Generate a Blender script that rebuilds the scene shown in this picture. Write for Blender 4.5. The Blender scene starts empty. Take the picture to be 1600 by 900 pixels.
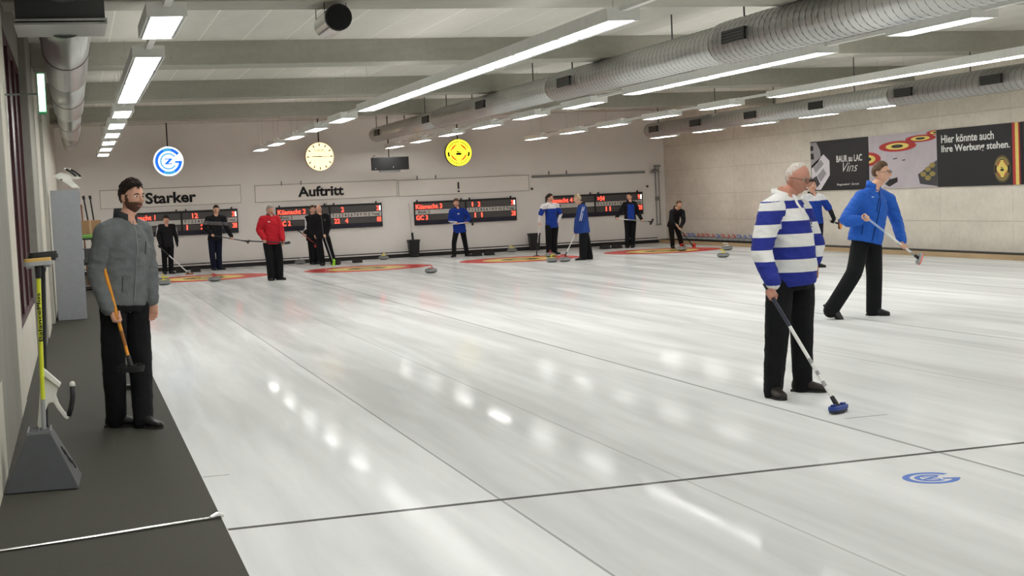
import bpy, bmesh, math, random
import numpy as np
from mathutils import Vector, Matrix, noise, Quaternion
random.seed(7)
SC = bpy.context.scene
COL = SC.collection
# ---------------------------------------------------------------- camera, world, exposure
H_EYE = 1.68
cam_d = bpy.data.cameras.new('camera'); cam = bpy.data.objects.new('camera', cam_d); COL.objects.link(cam)
cam_d.sensor_width = 36.0; cam_d.lens = 2250.0 / 1600.0 * 36.0; cam_d.clip_end = 200
_R = ((0.95579827, 0.06227806, -0.28735189), (-0.29050382, 0.04926673, -0.95560469), (-0.04535632, 0.99684213, 0.06518107))
_m = Matrix(_R).to_4x4(); _m.translation = (0, 0, H_EYE); cam.matrix_world = _m
SC.camera = cam
world = bpy.data.worlds.new('world'); SC.world = world; world.use_nodes = True
world.node_tree.nodes['Background'].inputs[0].default_value = (0.5, 0.5, 0.5, 1)
world.node_tree.nodes['Background'].inputs[1].default_value = 0.02
SC.view_settings.view_transform = 'Standard'; SC.view_settings.look = 'None'
SC.view_settings.gamma = 1.0; SC.view_settings.use_curve_mapping = False
SC.view_settings.exposure = 0.0
LAMP = 20.5         # emission strength of the ceiling fixtures
UPLIGHT = 4.2       # upward slot added on their unseen tops to light the ceiling
SC.cycles.max_bounces = 9; SC.cycles.diffuse_bounces = 6; SC.cycles.glossy_bounces = 3
# ---------------------------------------------------------------- materials
def srgb(r, g, b):
    f = lambda c: (c / 255 / 12.92) if c / 255 <= 0.04045 else ((c / 255 + 0.055) / 1.055) ** 2.4
    return (f(r), f(g), f(b))
MATS = {}
def mat(name, col, rough=0.6, metal=0.0, var=0.0, scale=4.0, stretch=(1, 1, 1), bump=0.0, bscale=40.0, emit=None, es=0.0, spec=0.5, coord='Object', coat=0.0):
    if name in MATS: return MATS[name]
    m = bpy.data.materials.new(name); m.use_nodes = True; MATS[name] = m
    nt = m.node_tree; b = nt.nodes['Principled BSDF']; L = nt.links
    b.inputs['Base Color'].default_value = (*col, 1); b.inputs['Roughness'].default_value = rough
    b.inputs['Metallic'].default_value = metal; b.inputs['Specular IOR Level'].default_value = spec
    if coat: b.inputs['Coat Weight'].default_value = coat
    if emit is not None:
        b.inputs['Emission Color'].default_value = (*emit, 1); b.inputs['Emission Strength'].default_value = es
    if var or bump:
        tc = nt.nodes.new('ShaderNodeTexCoord'); mp = nt.nodes.new('ShaderNodeMapping'); mp.inputs['Scale'].default_value = stretch
        L.new(tc.outputs[coord], mp.inputs['Vector'])
    if var:
        n = nt.nodes.new('ShaderNodeTexNoise'); n.inputs['Scale'].default_value = scale; n.inputs['Detail'].default_value = 6; n.inputs['Roughness'].default_value = 0.62
        L.new(mp.outputs[0], n.inputs['Vector'])
        mr = nt.nodes.new('ShaderNodeMapRange'); mr.inputs[1].default_value = 0.3; mr.inputs[2].default_value = 0.7
        mr.inputs[3].default_value = 1 - var; mr.inputs[4].default_value = 1 + var
        L.new(n.outputs['Fac'], mr.inputs[0])
        mx = nt.nodes.new('ShaderNodeVectorMath'); mx.operation = 'SCALE'; mx.inputs[0].default_value = col
        L.new(mr.outputs[0], mx.inputs['Scale']); L.new(mx.outputs[0], b.inputs['Base Color'])
    if bump:
        n2 = nt.nodes.new('ShaderNodeTexNoise'); n2.inputs['Scale'].default_value = bscale; n2.inputs['Detail'].default_value = 4
        L.new(mp.outputs[0], n2.inputs['Vector'])
        bp = nt.nodes.new('ShaderNodeBump'); bp.inputs['Strength'].default_value = bump; bp.inputs['Distance'].default_value = 0.01
        L.new(n2.outputs['Fac'], bp.inputs['Height']); L.new(bp.outputs[0], b.inputs['Normal'])
    return m
def ice_mat(name, col, lo=0.86, hi=1.03, lanes=False):
    """frosted ice: matte white body under a weak, clear surface reflection"""
    m = bpy.data.materials.new(name); m.use_nodes = True; nt = m.node_tree; L = nt.links
    nt.nodes.remove(nt.nodes['Principled BSDF']); out = nt.nodes['Material Output']
    g = nt.nodes.new('ShaderNodeNewGeometry')
    def tex(st, det=5, dist=0.0):
        mp = nt.nodes.new('ShaderNodeMapping'); mp.inputs['Scale'].default_value = st
        L.new(g.outputs['Position'], mp.inputs['Vector'])
        n = nt.nodes.new('ShaderNodeTexNoise'); n.inputs['Scale'].default_value = 1.0; n.inputs['Detail'].default_value = det; n.inputs['Distortion'].default_value = dist
        L.new(mp.outputs[0], n.inputs['Vector']); return n.outputs['Fac']
    def math_(op, a, b=None, c=None):
        n = nt.nodes.new('ShaderNodeMath'); n.operation = op
        for k, v in enumerate((a, b, c)):
            if v is None: continue
            if isinstance(v, (int, float)): n.inputs[k].default_value = v
            else: L.new(v, n.inputs[k])
        return n.outputs[0]
    def rng(v, a, b, c, d):
        n = nt.nodes.new('ShaderNodeMapRange'); L.new(v, n.inputs[0])
        for k, q in enumerate((a, b, c, d)): n.inputs[k + 1].default_value = q
        return n.outputs[0]
    broad = tex((0.9, 0.05, 1), 5, 0.6); fine = tex((5.5, 0.5, 1), 7, 0.8); patch = tex((2.2, 0.16, 1), 6, 1.0)
    mix = math_('ADD', math_('MULTIPLY', broad, 0.45), math_('ADD', math_('MULTIPLY', fine, 0.3), math_('MULTIPLY', patch, 0.25)))
    sc = rng(mix, 0.40, 0.60, lo, hi)
    if lanes:                                       # sheets scraped at different times: some bands are greyer
        sp = nt.nodes.new('ShaderNodeSeparateXYZ'); L.new(g.outputs['Position'], sp.inputs[0]); x = sp.outputs['X']
        for x0, x1, k in ((2.15, 3.9, 0.085), (6.2, 8.9, 0.03), (9.9, 11.6, 0.05)):
            b_ = math_('MULTIPLY', rng(x, x0 - 0.02, x0 + 0.02, 0, 1), rng(x, x1, x1 + 1.2, 1, 0)); sc = math_('SUBTRACT', sc, math_('MULTIPLY', b_, k))
    mx = nt.nodes.new('ShaderNodeVectorMath'); mx.operation = 'SCALE'; mx.inputs[0].default_value = col; L.new(sc, mx.inputs['Scale'])
    d = nt.nodes.new('ShaderNodeBsdfDiffuse'); L.new(mx.outputs[0], d.inputs['Color'])
    gl = nt.nodes.new('ShaderNodeBsdfGlossy'); L.new(rng(fine, 0.35, 0.65, 0.035, 0.10), gl.inputs['Roughness'])
    bp = nt.nodes.new('ShaderNodeBump'); bp.inputs['Strength'].default_value = 0.02; bp.inputs['Distance'].default_value = 0.01
    L.new(tex((9.0, 6.0, 1), 3), bp.inputs['Height']); L.new(bp.outputs[0], gl.inputs['Normal'])
    fr = nt.nodes.new('ShaderNodeFresnel'); fr.inputs['IOR'].default_value = 1.31
    fac = math_('MULTIPLY', math_('POWER', fr.outputs[0], 2.2), rng(patch, 0.35, 0.65, 0.72, 0.28))
    ms = nt.nodes.new('ShaderNodeMixShader'); L.new(fac, ms.inputs[0]); L.new(d.outputs[0], ms.inputs[1]); L.new(gl.outputs[0], ms.inputs[2]); L.new(ms.outputs[0], out.inputs['Surface'])
    MATS[name] = m; return m
def concrete(name, col, var=0.16, scale=1.2, boards=(1, 1, 1)):
    m = bpy.data.materials.new(name); m.use_nodes = True; nt = m.node_tree; L = nt.links; b = nt.nodes['Principled BSDF']
    b.inputs['Roughness'].default_value = 0.85; b.inputs['Specular IOR Level'].default_value = 0.25
    g = nt.nodes.new('ShaderNodeNewGeometry'); mp = nt.nodes.new('ShaderNodeMapping'); mp.inputs['Scale'].default_value = boards
    L.new(g.outputs['Position'], mp.inputs['Vector'])
    n1 = nt.nodes.new('ShaderNodeTexNoise'); n1.inputs['Scale'].default_value = scale; n1.inputs['Detail'].default_value = 7; n1.inputs['Roughness'].default_value = 0.65
    n2 = nt.nodes.new('ShaderNodeTexNoise'); n2.inputs['Scale'].default_value = scale * 14; n2.inputs['Detail'].default_value = 5
    L.new(mp.outputs[0], n1.inputs['Vector']); L.new(g.outputs['Position'], n2.inputs['Vector'])
    ad = nt.nodes.new('ShaderNodeMath'); ad.operation = 'MULTIPLY_ADD'; ad.inputs[1].default_value = 0.35
    L.new(n2.outputs['Fac'], ad.inputs[0]); L.new(n1.outputs['Fac'], ad.inputs[2])
    mr = nt.nodes.new('ShaderNodeMapRange'); mr.inputs[1].default_value = 0.42; mr.inputs[2].default_value = 0.92; mr.inputs[3].default_value = 1 - var; mr.inputs[4].default_value = 1 + var
    L.new(ad.outputs[0], mr.inputs[0])
    mx = nt.nodes.new('ShaderNodeVectorMath'); mx.operation = 'SCALE'; mx.inputs[0].default_value = col
    L.new(mr.outputs[0], mx.inputs['Scale'])
    vo = nt.nodes.new('ShaderNodeTexVoronoi'); vo.inputs['Scale'].default_value = 3.2; L.new(g.outputs['Position'], vo.inputs['Vector'])
    pr = nt.nodes.new('ShaderNodeMapRange'); pr.inputs[1].default_value = 0.02; pr.inputs[2].default_value = 0.07; pr.inputs[3].default_value = 0.72; pr.inputs[4].default_value = 1.0
    L.new(vo.outputs['Distance'], pr.inputs[0])
    m2 = nt.nodes.new('ShaderNodeVectorMath'); m2.operation = 'SCALE'; L.new(mx.outputs[0], m2.inputs[0]); L.new(pr.outputs[0], m2.inputs['Scale'])
    L.new(m2.outputs[0], b.inputs['Base Color'])
    bp = nt.nodes.new('ShaderNodeBump'); bp.inputs['Strength'].default_value = 0.25; bp.inputs['Distance'].default_value = 0.008
    L.new(n2.outputs['Fac'], bp.inputs['Height']); L.new(bp.outputs[0], b.inputs['Normal'])
    MATS[name] = m; return m
def cloth(name, rgb, rough=0.85, var=0.10, scale=9.0, bump=0.25, bscale=60):
    return mat(name, srgb(*rgb), rough, 0, var, scale, bump=bump, bscale=bscale, spec=0.2)
def flat(name, rgb, rough=0.6, metal=0.0):
    return mat(name, srgb(*rgb), rough, metal, 0.05, 12.0)
def glow(name, rgb, es):
    c = srgb(*rgb); return mat(name, tuple(x * 0.6 for x in c), 0.5, emit=c, es=es)
# ---------------------------------------------------------------- object helpers
OFF = {}
def link(o, parent=None):
    COL.objects.link(o)
    if parent is not None: o.parent = parent
    return o
def tag(o, label=None, cat=None, group=None, kind=None):
    if label: o['label'] = label
    if cat: o['category'] = cat
    if group: o['group'] = group
    if kind: o['kind'] = kind
    return o
def thing(name, label, cat, loc, group=None, kind=None):
    o = bpy.data.objects.new(name, None); o.empty_display_size = 0.1; link(o)
    o.location = loc; OFF[o.name] = Vector(loc)
    return tag(o, label, cat, group, kind)
def obj(name, bm, m, parent=None, smooth=False, origin=None, label=None):
    """bm is in world coordinates; parents are never rotated."""
    me = bpy.data.meshes.new(name)
    if isinstance(bm, bmesh.types.BMesh):
        bm.to_mesh(me); bm.free()
    else:
        me.from_pydata(*bm); me.update()
    off = OFF[parent.name] if parent is not None else Vector(origin or (0, 0, 0))
    me.transform(Matrix.Translation(-off))
    for x in (m if isinstance(m, (list, tuple)) else [m]): me.materials.append(x)
    if smooth: me.polygons.foreach_set('use_smooth', [True] * len(me.polygons))
    o = bpy.data.objects.new(name, me); link(o, parent)
    if parent is None: o.location = off
    OFF[o.name] = off
    if label: o['label'] = label
    return o
def BM(): return bmesh.new()
def box(bm, x0, x1, y0, y1, z0, z1, bev=0.0):
    vs = [bm.verts.new(p) for p in ((x0, y0, z0), (x1, y0, z0), (x1, y1, z0), (x0, y1, z0), (x0, y0, z1), (x1, y0, z1), (x1, y1, z1), (x0, y1, z1))]
    fs = [bm.faces.new([vs[i] for i in q]) for q in ((3, 2, 1, 0), (4, 5, 6, 7), (0, 1, 5, 4), (1, 2, 6, 5), (2, 3, 7, 6), (3, 0, 4, 7))]
    if bev:
        es = list({e for f in fs for e in f.edges})
        bmesh.ops.bevel(bm, geom=es, offset=bev, segments=2, profile=0.5, affect='EDGES')
    return bm
def xbox(*a, bev=0.0): return box(BM(), *a, bev=bev)
def frame_of(d):
    d = Vector(d).normalized(); up = Vector((0, 0, 1)) if abs(d.z) < 0.95 else Vector((0, 1, 0))
    a = d.cross(up).normalized(); b = a.cross(d).normalized(); return a, b, d
def tube(bm, pts, rad, seg=12, fr=None, cap=True):
    """sweep ellipses along pts. rad: list of r or (ra, rb); fr: fixed (a, b) axes"""
    pts = [Vector(p) for p in pts]; rings = []; n = len(pts); pa = None
    for i, p in enumerate(pts):
        d = (pts[min(i + 1, n - 1)] - pts[max(i - 1, 0)])
        if d.length < 1e-9: d = Vector((0, 0, 1))
        d.normalize()
        if fr is not None:
            a, b = (fr[i] if isinstance(fr, list) else fr)
            a = Vector(a); b = Vector(b)
        else:
            if pa is None: a, b, _ = frame_of(d)
            else:
                a = (pa - d * pa.dot(d)).normalized(); b = a.cross(d) * -1
                b = d.cross(a) * -1
            pa = a
        r = rad[i] if isinstance(rad, (list, tuple)) else rad
        ra, rb = r if isinstance(r, (list, tuple)) else (r, r)
        rings.append([bm.verts.new(p + a * (ra * math.cos(2 * math.pi * k / seg)) + b * (rb * math.sin(2 * math.pi * k / seg))) for k in range(seg)])
    for i in range(n - 1):
        for k in range(seg):
            bm.faces.new((rings[i][k], rings[i][(k + 1) % seg], rings[i + 1][(k + 1) % seg], rings[i + 1][k]))
    if cap:
        bm.faces.new(rings[0][::-1]); bm.faces.new(rings[-1])
    return bm
def fixn(bm):
    bmesh.ops.recalc_face_normals(bm, faces=bm.faces[:]); return bm
def ball(bm, c, r, seg=12, mtx=None):
    r = r if isinstance(r, (tuple, list)) else (r, r, r)
    M = Matrix.Translation(Vector(c)) @ (mtx.to_4x4() if mtx else Matrix.Identity(4)) @ Matrix.Diagonal((*r, 1))
    bmesh.ops.create_uvsphere(bm, u_segments=seg, v_segments=max(6, seg * 2 // 3), radius=1, matrix=M); return bm
def lathe(bm, prof, c=(0, 0, 0), seg=24, axis='z'):
    c = Vector(c); rings = []
    def P(r, z, t):
        x, y = r * math.cos(t), r * math.sin(t)
        return c + (Vector((x, y, z)) if axis == 'z' else Vector((x, z, y)))
    for r, z in prof:
        rings.append([bm.verts.new(P(r, z, 2 * math.pi * k / seg)) for k in range(seg)])
    for i in range(len(prof) - 1):
        for k in range(seg):
            bm.faces.new((rings[i][k], rings[i][(k + 1) % seg], rings[i + 1][(k + 1) % seg], rings[i + 1][k]))
    bm.faces.new(rings[0][::-1]); bm.faces.new(rings[-1])
    return fixn(bm)
def prism(bm, poly, M, depth):
    """extrude a 2D polygon; M maps (u, v, w) to world, w from 0 to depth"""
    lo = [bm.verts.new(M @ Vector((u, v, 0))) for u, v in poly]; hi = [bm.verts.new(M @ Vector((u, v, depth))) for u, v in poly]
    n = len(poly); bm.faces.new(lo[::-1]); bm.faces.new(hi)
    for i in range(n): bm.faces.new((lo[i], lo[(i + 1) % n], hi[(i + 1) % n], hi[i]))
    return fixn(bm)
def ring2d(bm, M, r0, r1, a0, a1, depth, n=24, sx=1.0, sy=1.0):
    pts = [(math.cos(a0 + (a1 - a0) * i / n), math.sin(a0 + (a1 - a0) * i / n)) for i in range(n + 1)]
    for i in range(n):
        (c0, s0), (c1, s1) = pts[i], pts[i + 1]
        q = [(r1 * c0 * sx, r1 * s0 * sy), (r1 * c1 * sx, r1 * s1 * sy), (r0 * c1 * sx, r0 * s1 * sy), (r0 * c0 * sx, r0 * s0 * sy)]
        prism(bm, q, M, depth)
    return bm
def disc2d(bm, M, r, depth, n=32, sx=1.0, sy=1.0):
    return prism(bm, [(r * sx * math.cos(2 * math.pi * i / n), r * sy * math.sin(2 * math.pi * i / n)) for i in range(n)], M, depth)
def wallM(x, y, z, facing='front'):
    """2D print frame: u right, v up, w towards the viewer"""
    if facing == 'front': return Matrix(((1, 0, 0, x), (0, 0, -1, y), (0, 1, 0, z), (0, 0, 0, 1)))
    return Matrix(((0, 0, -1, x), (-1, 0, 0, y), (0, 1, 0, z), (0, 0, 0, 1)))
TMP = bpy.data.scenes.new('workbench')          # scratch scene for evaluating modifiers and lettering
def evalmesh(o):
    TMP.collection.objects.link(o); vl = TMP.view_layers[0]; vl.update(); dg = vl.depsgraph
    return bpy.data.meshes.new_from_object(o.evaluated_get(dg))
def text(name, body, M, w, h, m, parent, depth=0.004, bold=0.0, shear=0.0):
    """lettering fitted into w x h with its lower left corner at M's origin"""
    cu = bpy.data.curves.new('t', 'FONT'); cu.body = body; cu.size = 1.0; cu.offset = bold; cu.shear = shear; cu.resolution_u = 3
    cu.space_line = 0.95
    t = bpy.data.objects.new('t', cu); me = evalmesh(t)
    bpy.data.objects.remove(t); bpy.data.curves.remove(cu)
    bm = BM(); bm.from_mesh(me); bpy.data.meshes.remove(me)
    bmesh.ops.remove_doubles(bm, verts=bm.verts[:], dist=1e-5)
    xs = [v.co.x for v in bm.verts]; ys = [v.co.y for v in bm.verts]
    sx = w / (max(xs) - min(xs)) if w else h / (max(ys) - min(ys)); sy = h / (max(ys) - min(ys)); x0, y0 = min(xs), min(ys)
    ret = bmesh.ops.extrude_face_region(bm, geom=bm.faces[:])
    top = {v for v in ret['geom'] if isinstance(v, bmesh.types.BMVert)}
    for v in bm.verts:
        v.co = M @ Vector(((v.co.x - x0) * sx, (v.co.y - y0) * sy, depth if v in top else 0.0))
    return obj(name, fixn(bm), m, parent)
def copy_tree(o, loc, parent=None):
    c = o.copy(); COL.objects.link(c)
    if parent is not None: c.parent = parent
    else: c.location = loc
    for ch in o.children: copy_tree(ch, None, c)
    return c
ORD = ['first', 'second', 'third', 'fourth', 'fifth', 'sixth', 'seventh', 'eighth', 'ninth', 'tenth', 'eleventh', 'twelfth', 'thirteenth', 'fourteenth', 'fifteenth', 'sixteenth']
# ================================================================ STRUCTURE
M_ICE = ice_mat('ice_surface', (0.72, 0.735, 0.727), lanes=True)
M_RED = ice_mat('ice_red', srgb(206, 88, 84), lo=0.95); M_YEL = ice_mat('ice_yellow', srgb(228, 204, 122), lo=0.95)
M_BRN = ice_mat('ice_brown', srgb(120, 98, 62), lo=0.95); M_LINE = ice_mat('ice_line', srgb(98, 98, 96)); M_HAIR = ice_mat('ice_hairline', srgb(164, 166, 166))
M_FAINT = ice_mat('ice_faintline', srgb(186, 188, 188)); M_LOGO = ice_mat('ice_blue', srgb(112, 138, 205))
M_CEIL = concrete('slab_concrete', srgb(200, 197, 188), 0.10, 0.8, (1, 0.25, 1)); M_JOINT = flat('joint_mortar', (222, 220, 212), 0.9)
M_BEAM = concrete('beam_concrete', srgb(160, 158, 147), 0.16, 0.9, (0.35, 1, 2.0))
M_WALLF = mat('painted_wall', srgb(236, 232, 227), 0.75, 0, 0.03, 1.2, bump=0.05, bscale=30, spec=0.3)
M_BOARD = mat('white_board', srgb(238, 233, 226), 0.6, 0, 0.02, 2)
M_CONC = concrete('wall_concrete', srgb(215, 208, 195), 0.17, 0.7, (1, 0.5, 1.2))
M_CONCL = concrete('pillar_concrete', srgb(140, 138, 130), 0.15, 1.2, (1, 1, 0.4))
M_PLAST = concrete('pillar_edge_plaster', srgb(196, 192, 180), 0.08, 1.5)
M_WALK = mat('walkway_mat', srgb(64, 63, 56), 0.8, 0, 0.14, 60.0, bump=0.35, bscale=240, spec=0.3)
M_BLACK = flat('black_plastic', (18, 18, 20), 0.5); M_RUB = flat('black_rubber', (26, 25, 24), 0.7)
M_ALU = mat('brushed_aluminium', (0.55, 0.55, 0.54), 0.35, 0.9, 0.1, 30)
M_TAN = mat('kerb_timber', srgb(176, 152, 118), 0.7, 0, 0.12, 3, (1, 0.3, 3))
M_DRED = mat('dark_red_frame', srgb(64, 24, 32), 0.5, 0, 0.1, 6)
M_STEEL = mat('galvanised_steel', srgb(150, 150, 147), 0.36, 0.85, 0.12, 5, bump=0.05, bscale=20)
M_GREYM = flat('grey_enamel', (128, 129, 128), 0.5, 0.1)

ice = obj('floor_ice', xbox(0.66, 16.86, -5.0, 40.5, -0.12, 0.0), M_ICE); tag(ice, 'white curling ice with faint grey streaks and sheet lines', None, kind='structure')
def ice_part(name, bm, m, label=None): return obj(name, bm, m, ice, label=label)
FM = lambda x, y, z=0.0: Matrix.Translation((x, y, z))
for i, hx in enumerate((2.88, 6.87, 10.85, 14.79)):
    R = 1.56; M = FM(hx, 35.25, 0.0002)
    ice_part('house_ring', ring2d(BM(), M, R * 0.62, R, 0, 2 * math.pi, 0.0006, 64), M_RED, 'faded red outer ring of a house')
    ice_part('house_ring', ring2d(BM(), M, R * 0.32, R * 0.62, 0, 2 * math.pi, 0.0006, 64), M_YEL, 'pale yellow ring of a house')
    ice_part('house_ring', ring2d(BM(), M, R * 0.14, R * 0.32, 0, 2 * math.pi, 0.0006, 48), M_BRN, 'dark inner ring of a house')
    ice_part('house_button', disc2d(BM(), M, R * 0.14, 0.0006, 32), M_YEL)
    ice_part('tee_line', xbox(hx - 1.95, hx + 1.95, 35.235, 35.265, 0.0, 0.001), M_HAIR)
    ice_part('back_line', xbox(hx - 1.95, hx + 1.95, 37.05, 37.07, 0.0, 0.001), M_HAIR)
for sx in (4.92, 8.90, 12.85): ice_part('sheet_divider', xbox(sx - 0.013, sx + 0.013, -5, 40.4, 0.0, 0.0006), M_HAIR)
ice_part('surface_seam', xbox(2.143, 2.157, -5, 33, 0.0, 0.0006), M_HAIR)
for sx in (3.25, 6.9, 10.87): ice_part('centre_line', xbox(sx - 0.006, sx + 0.006, -5, 33.6, 0.0, 0.0005), M_FAINT)
ice_part('hog_line', xbox(0.665, 16.8, 7.53, 7.575, 0.0, 0.0009), M_LINE, 'dark grey line across the ice near the camera')
ice_part('hog_line', xbox(0.665, 16.8, 29.28, 29.34, 0.0, 0.0009), M_HAIR)
ice_part('score_mark', xbox(0.665, 0.83, 9.11, 9.125, 0.0, 0.0009), M_HAIR)
ice_part('score_mark', xbox(5.08, 5.42, 8.93, 8.945, 0.0, 0.0012), M_HAIR)
# club logo frozen into the ice
lm = Matrix.Translation((4.46, 6.92, 0.0002)) @ Matrix.Rotation(-0.36, 4, 'Z')
lg = BM(); ring2d(lg, lm, 0.115, 0.155, 0.75, 2 * math.pi - 0.25, 0.0008, 40); ring2d(lg, lm, 0.06, 0.09, 0.8, 2 * math.pi - 0.8, 0.0008, 30)
prism(lg, [(0.06, -0.005), (0.155, -0.005), (0.155, -0.035), (0.06, -0.035)], lm, 0.0008)
prism(lg, [(-0.045, 0.04), (0.045, 0.04), (0.045, 0.022), (-0.012, -0.022), (0.045, -0.022), (0.045, -0.04), (-0.045, -0.04), (-0.045, -0.022), (0.012, 0.022), (-0.045, 0.022)], lm, 0.0008)
ice_part('ice_logo', lg, M_LOGO, 'round blue club logo frozen into the ice')

floor = obj('floor', xbox(-0.95, 0.66, -5.0, 40.6, -0.12, 0.0), M_WALK); tag(floor, 'dark grey matted walkway beside the ice', kind='structure')
fl2 = obj('floor_slab', xbox(-0.95, 17.6, -5.2, 40.9, -0.3, -0.12), M_CONCL); tag(fl2, 'concrete slab under the rink', kind='structure')
wf = obj('wall_far', xbox(-0.95, 17.6, 40.6, 40.9, -0.12, 4.3), M_WALLF); tag(wf, 'pale painted end wall behind the scoreboards', kind='structure')
wb = obj('wall_back', xbox(-0.95, 17.6, -5.3, -5.0, -0.12, 4.3), M_WALLF); tag(wb, 'pale end wall behind the camera', kind='structure')
bf = obj('baseboard_far', xbox(0.0, 16.86, 40.42, 40.6, 0.0, 0.105), M_RUB); tag(bf, 'black rubber bumper along the end wall', kind='structure')
obj('bumper_rail', xbox(0.0, 16.86, 40.46, 40.6, 0.105, 0.14), M_BOARD, bf); obj('bumper_rail', xbox(0.0, 16.86, 40.50, 40.6, 0.14, 0.165), M_RUB, bf)
# right wall: cast concrete panels with recessed joints
wr = obj('wall_right', xbox(17.235, 17.6, -5.0, 40.6, -0.12, 4.3), flat('joint_backing_concrete', (128, 122, 110), 0.9)); tag(wr, 'bare concrete side wall with formwork joints', kind='structure')  # darker backing concrete shows in the panel joints
ZR = [0.0, 0.72, 1.44, 2.16, 2.88, 3.60, 4.0]
pm = {}
for k in range(len(ZR) - 1):
    h = ZR[k + 1] - ZR[k]; me = None
    for n in range(17):
        y1 = 40.6 - n * 2.42; y0 = max(y1 - 2.42, -5.0)
        full = (y1 - y0) > 2.41
        if full and k in pm:
            c = pm[k].copy(); COL.objects.link(c); c.parent = wr; c.location = (0, y1 - 40.6, 0); continue
        if y1 - y0 < 0.1: continue
        o = obj('panel', xbox(17.2, 17.24, y0 + 0.0025, y1 - 0.0025, ZR[k] + 0.0025, ZR[k + 1] - 0.0025), M_CONC, wr)
        if full: pm[k] = o
kb = obj('baseboard_right', xbox(16.86, 17.2, -5.0, 40.42, -0.1, 0.10), M_TAN); tag(kb, 'tan timber kerb along the concrete side wall', kind='structure')
obj('ledge_mat', xbox(16.90, 17.2, -5.0, 40.4, 0.10, 0.118), M_RUB, kb)
# left wall
wl = obj('wall_left', xbox(-0.95, -0.52, -5.0, 12.6, 0.0, 4.0), M_CONCL); tag(wl, 'grey concrete side wall with pillars beside the walkway', kind='structure')
def wlp(name, bm, m): return obj(name, bm, m, wl)
wlp('pillar_edge', xbox(-0.95, -0.515, 12.6, 13.7, 0.0, 4.0, bev=0.012), M_PLAST)
wlp('parapet', xbox(-0.95, -0.525, 13.7, 18.3, 0.0, 0.62), M_PLAST); wlp('lintel', xbox(-0.95, -0.53, 13.7, 18.3, 3.45, 4.0), M_CONCL)
wlp('pillar', xbox(-0.95, -0.44, 18.3, 20.6, 0.0, 4.0, bev=0.012), M_CONCL); wlp('pillar_edge', xbox(-0.95, -0.42, 20.6, 22.4, 0.0, 4.0, bev=0.012), M_PLAST)
wlp('recess', xbox(-0.95, -0.62, 22.4, 23.3, 0.0, 4.0), M_RUB); wlp('side_wall', xbox(-0.95, -0.385, 23.3, 40.6, 0.0, 4.0), M_PLAST)
wlp('low_panel', xbox(-0.53, -0.518, 8.5, 9.9, 0.0, 0.62), M_PLAST)
wn = thing('window_1', 'dark red framed window between the concrete pillars', None, (-0.56, 16, 0.62), kind='structure')
obj('pane', xbox(-0.60, -0.56, 13.75, 18.25, 0.66, 3.42), mat('dark_red_blind', srgb(46, 14, 22), 0.25, 0, 0.1, 3), wn)
for y0 in (13.7, 15.2, 16.7, 18.22): obj('mullion', xbox(-0.60, -0.535, y0, y0 + 0.08, 0.62, 3.45), M_DRED, wn)
obj('sill_frame', xbox(-0.60, -0.535, 13.7, 18.3, 0.62, 0.70), M_DRED, wn); obj('head_frame', xbox(-0.60, -0.535, 13.7, 18.3, 3.37, 3.45), M_DRED, wn)
# ceiling: slab, planks, cross beams
ce = obj('ceiling', xbox(-0.95, 17.6, -5.3, 40.9, 4.02, 4.3), M_CEIL); tag(ce, 'concrete plank ceiling carried by deep cross beams', kind='structure')
BEAMS = [-4.6, 1.7, 8.0, 14.3, 20.6, 26.9, 33.2]
for y in BEAMS:
    o = obj('beam', xbox(-0.95, 17.235, y, y + 0.65, 3.67, 4.02, bev=0.01), M_BEAM, ce)
for i, y in enumerate(BEAMS):
    y0 = y + 0.65; y1 = BEAMS[i + 1] if i + 1 < len(BEAMS) else 40.6
    if y0 < 8:
        obj('plank_field', xbox(-0.95, 17.2, y0, y1, 4.0, 4.02), M_CEIL, ce); continue
    src = None
    for k in range(30):
        x0 = -0.6 + k * 0.6
        if src is None:
            src = obj('plank', xbox(x0 + 0.007, x0 + 0.593, y0, y1, 4.0, 4.02), M_CEIL, ce)
        else:
            c = src.copy(); COL.objects.link(c); c.parent = ce; c.location = (k * 0.6, 0, 0)
            if k == 1: js = obj('joint_strip', xbox(x0 - 0.009, x0 + 0.009, y0, y1, 3.9985, 4.02), M_JOINT, ce)
            else:
                c = js.copy(); COL.objects.link(c); c.parent = ce; c.location = ((k - 1) * 0.6, 0, 0)
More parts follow.
